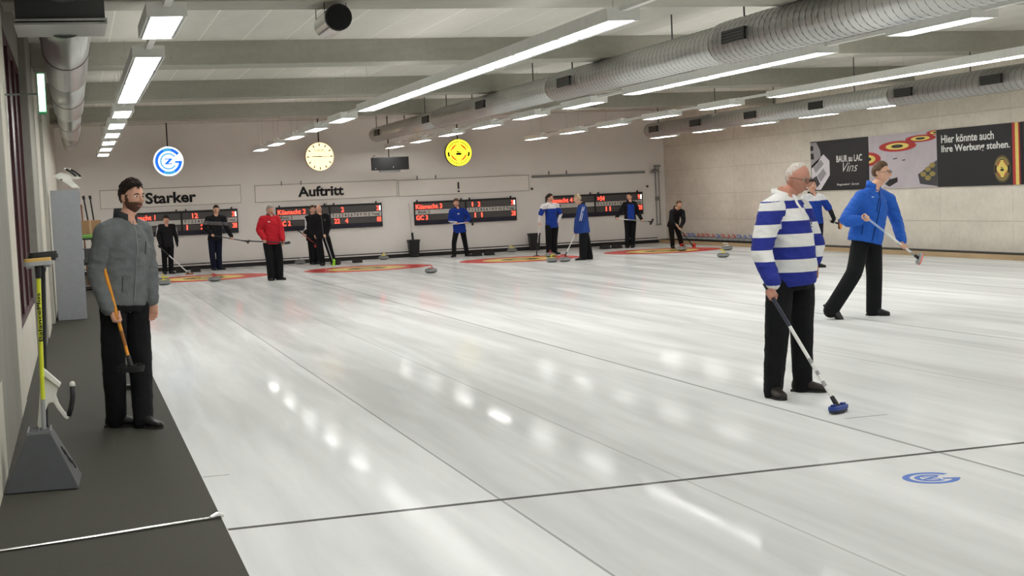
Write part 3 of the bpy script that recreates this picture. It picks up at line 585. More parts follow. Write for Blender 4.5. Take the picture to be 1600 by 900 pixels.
def rings(y, z, w, h, clip=None):
    for r0, m in ((1.0, M_PR), (0.62, M_PY), (0.32, M_INK), (0.16, M_GD)):
        pts = []
        for i in range(40):
            a = 2 * math.pi * i / 40; yy = y + w * r0 * math.cos(a); zz = z + h * r0 * math.sin(a)
            yy = min(max(yy, 26.112), 28.778); zz = min(zz, 2.598); pts.append((yy, zz))
        q = []
        for p in pts:
            if not q or (abs(p[0] - q[-1][0]) + abs(p[1] - q[-1][1])) > 1e-4: q.append(p)
        bm = BM(); prism(bm, [(-(a - 30.0), b - 2.0) for a, b in q], PM(30.0, 2.0), 0.002 + 0.001 * (1 - r0)); obj('print_ring', bm, m, b2)
rings(27.6, 2.33, 0.74, 0.115); rings(26.70, 2.455, 0.575, 0.075); rings(28.85, 2.09, 0.57, 0.155); rings(26.12, 2.55, 0.35, 0.05)
poly(b2, 'print_shape', [(26.82, 1.70), (26.11, 1.98), (26.11, 1.44), (26.75, 1.50)], M_GD); 
for (yy, zz) in ((26.62, 1.70), (26.45, 1.80), (26.28, 1.88), (26.45, 1.62), (26.28, 1.70)):
    poly(b2, 'print_stone', [(yy + 0.11 * math.cos(a), zz + 0.055 * math.sin(a)) for a in [2 * math.pi * k / 12 for k in range(12)]], M_GOLD, 0.003)
poly(b2, 'print_shape', [(28.13, 1.52), (27.95, 1.62), (27.62, 1.66), (27.62, 1.56), (27.95, 1.46)], M_INK); poly(b2, 'print_shape', [(27.78, 2.07), (27.62, 2.085), (27.62, 2.06), (27.78, 2.05)], M_GD); poly(b2, 'print_shape', [(27.42, 2.03), (27.30, 2.04), (27.30, 2.015), (27.42, 2.01)], M_GD)
text('lettering', 'Hier könnte auch', PM(25.94, 2.315), 1.78, 0.165, M_WHITEP, b3, 0.002, 0.02); text('lettering', 'Ihre Werbung stehen.', PM(25.94, 2.085), 2.28, 0.185, M_WHITEP, b3, 0.002, 0.02)
poly(b3, 'print_stripe', [(23.585, 1.42), (23.585, 2.60), (23.50, 2.60), (23.50, 1.42)], M_PR); poly(b3, 'print_stripe', [(23.50, 1.42), (23.50, 2.60), (23.40, 2.60), (23.40, 1.42)], M_PY); poly(b3, 'print_stripe', [(23.40, 1.42), (23.40, 2.60), (23.36, 2.60), (23.36, 1.42)], M_PR)
MEm = PM(23.92, 1.735)
bm = BM(); disc2d(bm, MEm, 0.255, 0.001, 40); obj('emblem_disc', bm, M_GOLD, b3); bm = BM(); ring2d(bm, MEm, 0.172, 0.245, 0, 2 * math.pi, 0.0016, 40); obj('emblem_ring', bm, M_INK, b3); bm = BM(); disc2d(bm, MEm, 0.172, 0.0016, 40); obj('emblem_field', bm, M_PY, b3)
M3 = MEm @ Matrix.Translation((0, 0, 0.0016)); emblem(b3, M3, 0.68, M_PR, M_INK, 0.001)
bm = BM(); ring2d(bm, M3, 0.19, 0.228, 0.3, 2.8, 0.001, 20); ring2d(bm, M3, 0.19, 0.228, 3.5, 5.9, 0.001, 20); obj('emblem_ring_print', bm, M_GOLD, b3)
# ================================================================ CURLING STONES, HACKS, BINS
M_GRAN = mat('granite', srgb(112, 114, 114), 0.35, 0, 0.18, 30.0); M_GRANB = mat('granite_band', srgb(150, 152, 150), 0.6, 0, 0.1, 40)
HAND = {'yellow': flat('handle_yellow', (226, 214, 60), 0.4), 'red': flat('handle_red', (190, 46, 44), 0.4), 'white': flat('handle_white', (222, 222, 216), 0.4), 'blue': flat('handle_blue', (70, 110, 190), 0.4), 'grey': flat('handle_grey', (120, 122, 120), 0.4)}
PROTO = {}
def stone(loc, colour, label, group, rot=0.0):
    if colour not in PROTO:
        t = thing('curling_stone', label, 'curling stone', (0, 0, 0), group)
        bm = BM(); lathe(bm, [(0.062, 0.0), (0.085, 0.003), (0.125, 0.022), (0.142, 0.045), (0.1425, 0.068), (0.128, 0.094), (0.095, 0.110), (0.05, 0.114)], seg=32); obj('body', bm, M_GRAN, t, smooth=True)
        bm = BM(); lathe(bm, [(0.1427, 0.042), (0.1445, 0.046), (0.1445, 0.067), (0.1427, 0.071)], seg=32); obj('striking_band', bm, M_GRANB, t)
        bm = BM(); lathe(bm, [(0.062, 0.110), (0.066, 0.114), (0.06, 0.124), (0.03, 0.130)], seg=24); cap = obj('handle_cap', bm, HAND[colour], t, smooth=True)
        bm = BM(); tube(bm, [(-0.03, 0, 0.125), (-0.028, 0, 0.155), (-0.005, 0, 0.172), (0.04, 0, 0.176), (0.10, 0, 0.172), (0.112, 0, 0.168)], [(0.012, 0.012), (0.012, 0.012), (0.013, 0.014), (0.014, 0.013), (0.013, 0.012), (0.006, 0.006)], 10); obj('handle', fixn(bm), HAND[colour], t, smooth=True)
        PROTO[colour] = t; o = t
    else:
        o = copy_tree(PROTO[colour], loc); tag(o, label, 'curling stone', group)
    o.location = loc; o.rotation_euler = (0, 0, rot); return o
G1 = 'curling stones lying on the ice'
for x, y, c, lab, r in [
 (1.83, 33.0, 'yellow', 'yellow-handled curling stone, nearer of two beside the man in grey', 0.4), (1.88, 34.4, 'yellow', 'yellow-handled curling stone, farther of two beside the man in grey', 1.4),
 (2.96, 33.3, 'red', 'red-handled curling stone in the leftmost house', 2.0), (7.53, 31.25, 'red', 'red-handled curling stone alone at the right tip of the second house', 2.6),
 (5.90, 39.9, 'grey', 'grey-handled curling stone against the end wall behind the red jacket', 0.2), (8.22, 39.7, 'yellow', 'yellow-handled curling stone at the end wall left of the bin', 1.0),
 (12.02, 39.8, 'yellow', 'yellow-handled curling stone at the end wall beside the right bin', 2.2), (10.88, 32.75, 'yellow', 'yellow-handled curling stone in front of the man in white and blue', 0.6),
 (11.15, 32.6, 'red', 'red-handled curling stone under the broom of the man seen from behind', 3.4), (11.72, 35.4, 'red', 'red-handled curling stone at the foot of the man in white and blue', 1.2),
 (15.06, 34.6, 'red', 'red-handled curling stone at the feet of the bending woman', 0.3), (14.22, 30.3, 'yellow', 'yellow-handled curling stone, nearer of two right of the rightmost house', 1.9),
 (15.83, 33.5, 'white', 'white-handled curling stone behind a yellow one near the concrete wall', 2.4)]:
    stone((x, y, 0.001), c, lab, G1, r)
G2 = 'curling stones lined up on the ledge'
seq = 'red blue blue red red red red blue red red red blue blue blue blue blue'.split()
for i, c in enumerate(seq):
    yy = 38.9 - i * 0.335
    stone((17.03, yy, 0.119), c, '%s-handled stone on the ledge, %s from the far corner' % (c, ORD[i]), G2, 1.5 + 0.3 * (i % 3))
M_HACK = flat('hack_rubber', (30, 29, 28), 0.8)
for i, (x, y, lab) in enumerate([(2.60, 38.95, 'left foothold'), (2.98, 38.9, 'right foothold'), (6.72, 38.9, 'left foothold'), (7.30, 38.8, 'right foothold'), (10.66, 38.7, 'left foothold'), (11.02, 38.7, 'right foothold'), (14.36, 38.4, 'left foothold'), (14.72, 38.4, 'right foothold')]):
    nm = ['leftmost', 'second', 'third', 'rightmost'][i // 2]
    t = thing('hack', 'black rubber %s of the hack behind the %s house' % (lab, nm), 'hack', (x, y, 0), 'rubber footholds behind the houses')
    bm = BM(); Mh = Matrix(((0, 0, 1, x - 0.12), (1, 0, 0, y - 0.13), (0, 1, 0, 0.0), (0, 0, 0, 1)))
    prism(bm, [(0, 0), (0.26, 0), (0.26, 0.05), (0.16, 0.115), (0.10, 0.115), (0, 0.03)], Mh, 0.24); obj('foothold', bm, M_HACK, t); obj('base_plate', xbox(x - 0.13, x + 0.13, y - 0.15, y + 0.15, 0.0, 0.012), M_RUB, t)
def bin_(x, y, label):
    t = thing('waste_bin', label, 'bin', (x, y, 0.0))
    bm = BM(); rings = []
    for (hw, z) in ((0.11, 0.0), (0.125, 0.02), (0.155, 0.47), (0.172, 0.475), (0.172, 0.50), (0.148, 0.50), (0.145, 0.46), (0.115, 0.05)):
        rings.append([bm.verts.new((x + a * hw, y + b * hw, z)) for a, b in ((-1, -0.8), (-0.8, -1), (0.8, -1), (1, -0.8), (1, 0.8), (0.8, 1), (-0.8, 1), (-1, 0.8))])
    for i in range(len(rings) - 1):
        for k in range(8): bm.faces.new((rings[i][k], rings[i][(k + 1) % 8], rings[i + 1][(k + 1) % 8], rings[i + 1][k]))
    bm.faces.new(rings[0][::-1]); bm.faces.new(rings[-1]); obj('tub', fixn(bm), M_BLACK, t)
    bm = BM()
    for s in (-1, 1): box(bm, x + s * 0.172 - 0.012, x + s * 0.172 + 0.012, y - 0.05, y + 0.05, 0.43, 0.46)
    obj('grip', bm, M_BLACK, t); return t
bin_(9.22, 40.22, 'black waste bin with a pole standing in it at the end wall'); bin_(12.84, 40.22, 'black waste bin at the end wall near the man in white and blue')
po = thing('squeegee_pole', 'thin pale pole with a black grip standing in the waste bin', 'pole', (9.24, 40.28, 0.06))
obj('pole', fixn(tube(BM(), [(9.24, 40.28, 0.07), (9.20, 40.50, 1.55)], 0.013, 8)), M_STRIPW, po); obj('grip', fixn(tube(BM(), [(9.235, 40.33, 0.44), (9.228, 40.37, 0.70)], 0.032, 10)), M_BLACK, po)
# ================================================================ BROOMS
def broom(label, p0, p1, shaft, head, lower=None, pad=None, hl=0.20, headdir=None, up=None, cap=None, r=0.0135, headw=0.07, group=None, bands=(), grip=None, headrad=None):
    """p0 = top of the handle, p1 = centre of the broom head"""
    p0 = Vector(p0); p1 = Vector(p1); t = thing('curling_broom', label, 'broom', p1, group)
    d = (p1 - p0).normalized(); L = (p1 - p0).length
    e = p1 - d * 0.045; split = p0 + d * (L * 0.36)
    if lower is not None:
        obj('grip', fixn(tube(BM(), [p0, split], r * 1.06, 14)), shaft, t, smooth=False); obj('shaft', fixn(tube(BM(), [split - d * 0.002, e], r, 14)), lower, t)
    else: obj('shaft', fixn(tube(BM(), [p0, e], r, 14)), shaft, t)
    for (a, b, m) in bands: obj('shaft_band', fixn(tube(BM(), [p0 + d * (L * a), p0 + d * (L * b)], r * 1.05, 14)), m, t)
    if cap: obj('end_cap', fixn(tube(BM(), [p0 - d * 0.012, p0 + d * 0.015], r * 1.1, 12)), cap, t)
    obj('socket', fixn(tube(BM(), [e - d * 0.05, p1 - d * 0.01], [r * 1.25, r * 1.5], 12)), M_BLACK, t)
    u = Vector(up or (0, 0, 1)).normalized(); h = Vector(headdir or (1, 0, 0)); h = (h - u * h.dot(u)).normalized(); s = u.cross(h)
    Mb = Matrix((( h.x, s.x, u.x, p1.x), (h.y, s.y, u.y, p1.y), (h.z, s.z, u.z, p1.z), (0, 0, 0, 1)))
    def oval(k, z0, z1, m, name):
        pts = []
        for i in range(28):
            a = 2 * math.pi * i / 28; ca, sa = math.cos(a), math.sin(a)
            pts.append((k * hl / 2 * math.copysign(abs(ca) ** 0.6, ca), k * headw / 2 * math.copysign(abs(sa) ** 0.7, sa)))
        bm = BM(); prism(bm, pts, Mb @ Matrix.Translation((0, 0, z0)), z1 - z0); return obj(name, bm, m, t)
    hd = oval(1.0, -0.012, 0.014, head, 'head_plate'); oval(0.93, -0.03, -0.012, pad or head, 'pad')
    for sx in (-1, 1):
        bm = BM(); prism(bm, [(sx * hl * 0.3 - 0.018, -0.014), (sx * hl * 0.3 + 0.018, -0.014), (sx * hl * 0.3 + 0.018, 0.014), (sx * hl * 0.3 - 0.018, 0.014)], Mb @ Matrix.Translation((0, 0, 0.013)), 0.016); obj('clip', bm, head, hd)
    return t
M_YG = flat('broom_yellow_green', (206, 214, 44), 0.35); M_ORSH = mat('broom_orange', srgb(226, 150, 30), 0.3, 0, 0.12, 8); M_WSH = flat('broom_white', (222, 222, 220), 0.35); M_GSH = flat('broom_grey', (150, 152, 152), 0.35)
M_NAVSH = flat('broom_navy', (26, 32, 52), 0.4); M_BLHEAD = flat('broom_blue_head', (34, 62, 140), 0.5); M_ORPAD = flat('pad_orange', (222, 140, 62), 0.7); M_PINK = flat('pad_pink', (222, 110, 104), 0.7); M_LIME = flat('pad_lime', (160, 224, 48), 0.6); M_REDPAD = flat('pad_red', (206, 60, 46), 0.6); M_GREYPAD = flat('pad_grey_blue', (150, 164, 180), 0.7); M_BROWNP = flat('pad_brown', (140, 90, 60), 0.7)
# ================================================================ BROOM STAND AND WALKWAY THINGS
M_STAND = flat('stand_dark_grey', (70, 73, 76), 0.45, 0.1); M_STL = flat('stand_light_edge', (120, 122, 124), 0.5)
st = thing('broom_stand', 'dark grey tapered broom stand with a slotted top by the wall', 'broom stand', (-0.29, 9.4, 0))
bm = BM(); bot = [(-0.512, 9.16), (-0.075, 9.12), (-0.055, 9.62), (-0.505, 9.66)]; top = [(-0.36, 9.26), (-0.222, 9.25), (-0.215, 9.54), (-0.352, 9.55)]
lo = [bm.verts.new((x, y, 0.004)) for x, y in bot]; hi = [bm.verts.new((x, y, 0.335)) for x, y in top]
bm.faces.new(lo[::-1]); bm.faces.new(hi)
for i in range(4): bm.faces.new((lo[i], lo[(i + 1) % 4], hi[(i + 1) % 4], hi[i]))
fixn(bm); bmesh.ops.bevel(bm, geom=bm.edges[:], offset=0.006, segments=2, affect='EDGES'); obj('body', bm, M_STAND, st)
for k in range(4): obj('slot_bar', xbox(-0.352, -0.222, 9.275 + k * 0.08, 9.287 + k * 0.08, 0.330, 0.352), M_STL, st)
for xx in (-0.356, -0.292, -0.224): obj('slot_bar', xbox(xx - 0.005, xx + 0.005, 9.27, 9.535, 0.330, 0.352), M_STL, st)
sideM = Matrix.Translation((-0.135, 9.20, 0.165)) 
for (dy, dz, ln) in ((0.02, 0.06, 0.05), (0.05, 0.03, 0.06), (0.08, 0.0, 0.05), (0.16, -0.03, 0.04), (0.2, -0.06, 0.05)):
    z = 0.165 + dz; x = -0.068 - 0.152 * (z / 0.335) - 0.0; obj('side_mark', fixn(tube(BM(), [(x + 0.004, 9.24 + dy, z + ln / 2), (x + 0.004 + 0.152 * ln / 0.335, 9.24 + dy, z - ln / 2)], 0.005, 5)), M_BLACK, st)
yb = broom('yellow-green broom with an orange-edged head, upright in the stand', (-0.272, 9.38, 0.06), (-0.235, 9.40, 1.385), M_GSH, M_GSH, M_YG, flat('pad_ochre', (196, 160, 84), 0.7), 0.175, (1, 0.25, 0), (0.03, 0.02, -1.0), headw=0.075)
text('lettering', 'BalancePlus', Matrix(((0.028, 1, 0, 0), (0, 0, -1, 0), (1, -0.028, 0, 0), (0, 0, 0, 1))).to_4x4() if False else Matrix.Translation((-0.2335, 9.38, 0.90)) @ Matrix(((0.0, -1, 0, 0), (0, 0, -1, 0), (1, 0, 0, 0), (0, 0, 0, 1))), 0.30, 0.024, M_INK, yb, 0.004, 0.01)
bb = broom('black broom standing in the stand behind the yellow-green one', (-0.268, 9.50, 0.06), (-0.205, 9.52, 1.42), M_BLACK, M_BLACK, M_BLACK, M_BLACK, 0.19, (1, 0.4, 0), (0.03, 0.02, -1.0))
M_WPL = flat('white_plastic', (224, 224, 216), 0.4)
def prop_aid(t, M):
    """white delivery stabiliser: flat arched body with a slider blade, black grip"""
    P = [(0, 0), (-0.016, 0.03), (0.0, 0.145), (0.012, 0.25), (0.022, 0.365), (0.04, 0.388), (0.132, 0.292), (0.122, 0.25), (0.108, 0.215), (0.122, 0.16), (0.155, 0.10), (0.185, 0.08), (0.168, 0.052), (0.148, 0.066), (0.108, 0.13), (0.088, 0.172), (0.06, 0.168), (0.032, 0.105), (0.018, 0.02)]
    R2 = M @ Matrix(((1, 0, 0, 0), (0, 0, -1, 0.02), (0, 1, 0, 0), (0, 0, 0, 1)))
    bm = BM(); prism(bm, P, R2, 0.034); bmesh.ops.bevel(bm, geom=bm.edges[:], offset=0.005, segments=2, affect='EDGES'); obj('frame', bm, M_WPL, t)
    bm = BM(); prism(bm, [(0.018, 0.372), (0.036, 0.396), (0.142, 0.285), (0.13, 0.262)], R2 @ Matrix.Translation((0, 0, -0.02)), 0.078); obj('slider_blade', bm, M_WPL, t)
    def tr(pts): return [M @ Vector(p) for p in pts]
    obj('grip', fixn(tube(BM(), tr([(0.172, 0, 0.075), (0.192, 0, 0.12), (0.208, 0, 0.19), (0.209, 0, 0.265)]), 0.018, 12)), M_BLACK, t, smooth=True)
    obj('grip_end', fixn(tube(BM(), tr([(0.209, 0, 0.262), (0.209, 0, 0.284), (0.208, 0, 0.292)]), [0.019, 0.016, 0.008], 12)), M_WPL, t, smooth=True)
    obj('buckle', fixn(tube(BM(), tr([(0.022, -0.018, 0.27), (0.034, -0.018, 0.24)]), 0.009, 8)), M_BLACK, t)
pa = thing('delivery_stabiliser', 'white delivery stabiliser with black grip standing in the broom stand', 'stabiliser', (-0.29, 9.46, 0.34))
prop_aid(pa, Matrix.Translation((-0.288, 9.46, 0.335)) )
cb = thing('metal_cabinet', 'tall grey metal cabinet against the side wall', 'cabinet', (-0.125, 24.2, 0))
obj('body', xbox(-0.345, 0.095, 23.85, 24.65, 0.0, 2.06, bev=0.006), flat('cabinet_grey', (150, 153, 158), 0.45, 0.2), cb)
obj('door', xbox(0.088, 0.10, 23.88, 24.62, 0.03, 2.03), flat('cabinet_door_grey', (118, 121, 126), 0.45, 0.2), cb); obj('handle', xbox(0.10, 0.112, 23.95, 23.97, 0.95, 1.10), M_ALU, cb); obj('plinth', xbox(-0.34, 0.09, 23.86, 24.64, 0.0, 0.02), M_BLACK, cb)
for k, (dx, dy, lab) in enumerate(((-0.27, 23.95, 'front'), (-0.22, 24.3, 'rear'))):
    q = thing('delivery_stabiliser', 'white delivery stabiliser lying on top of the grey cabinet, %s one' % lab, 'stabiliser', (dx, dy, 2.06))
    prop_aid(q, Matrix.Translation((dx - 0.02 + (0.36 if k else 0.34), dy, 2.082)) @ Matrix.Rotation(math.radians(-62), 4, 'Y'))
# shelf corner behind the cabinet
sh = thing('equipment_rack', 'low black equipment rack behind the grey cabinet', 'rack', (0.35, 33.0, 0)); 
for zz in (0.05, 0.55, 1.10): obj('shelf', xbox(0.05, 0.62, 32.7, 33.4, zz, zz + 0.03), M_BLACK, sh)
for xx in (0.05, 0.59): 
    for yy in (32.7, 33.37): obj('post', xbox(xx, xx + 0.03, yy, yy + 0.03, 0.0, 1.13), M_BLACK, sh)
obj('drawer', xbox(0.10, 0.57, 32.72, 33.35, 0.60, 0.90), flat('drawer_grey', (60, 62, 64), 0.6), sh)
cbx = thing('cardboard_box', 'brown cardboard box on the black rack behind the cabinet', 'box', (0.3, 33.0, 1.13)); obj('carton', xbox(0.09, 0.55, 32.8, 33.25, 1.215, 1.52, bev=0.006), mat('cardboard', srgb(150, 118, 84), 0.85, 0, 0.08, 8), cbx); obj('tape', xbox(0.30, 0.34, 32.797, 33.253, 1.216, 1.523), flat('box_tape', (176, 150, 112), 0.4), cbx)
gt = thing('green_crate', 'flat lime green tray under the cardboard box', 'tray', (0.3, 33.0, 1.13)); obj('tray', xbox(0.07, 0.58, 32.76, 33.32, 1.13, 1.213, bev=0.008), flat('tray_green', (110, 168, 78), 0.5), gt); obj('lip', xbox(0.06, 0.59, 32.75, 32.77, 1.18, 1.205), flat('tray_lip', (128, 186, 90), 0.5), gt)
for k, (x0, lab, m) in enumerate(((0.16, 'brown stick leaning behind the cardboard box', M_BROWNP), (0.42, 'black broom leaning left behind the cardboard box', M_BLACK), (0.50, 'black broom leaning right behind the cardboard box', M_BLACK))):
    t = thing('stored_broom', lab, 'broom', (x0, 33.6, 0.0)); zt = 1.86 if k == 0 else 2.05
    tp = (x0 - (0.0 if k == 0 else 0.20 - 0.06 * (k - 1)), 33.75, zt); obj('shaft', fixn(tube(BM(), [(x0 + 0.05, 33.6, 0.0), tp], 0.017, 8)), m, t)
    d = Vector(tp); obj('end', fixn(tube(BM(), [d - Vector((-0.01, 0, 0.06)), d + Vector((-0.004, 0, 0.02))], 0.03 if k else 0.018, 8)), m, t)
tr_ = thing('floor_strip', 'thin aluminium strip across the walkway mat', 'strip', (0.1, 7.73, 0)); bm = BM()
tube(bm, [(-0.52, 7.59, 0.009), (0.0, 7.70, 0.010), (0.60, 7.845, 0.010), (0.655, 7.86, 0.016)], [(0.014, 0.006)] * 4, 8); obj('strip', fixn(bm), mat('strip_alu', (0.66, 0.66, 0.64), 0.25, 0.9, 0.25, 40), tr_)
bm = BM(); tube(bm, [(0.60, 7.835, 0.012), (0.64, 7.86, 0.02), (0.672, 7.875, 0.012)], [0.010, 0.016, 0.008], 8); obj('folded_end', fixn(bm), M_ALU, tr_)
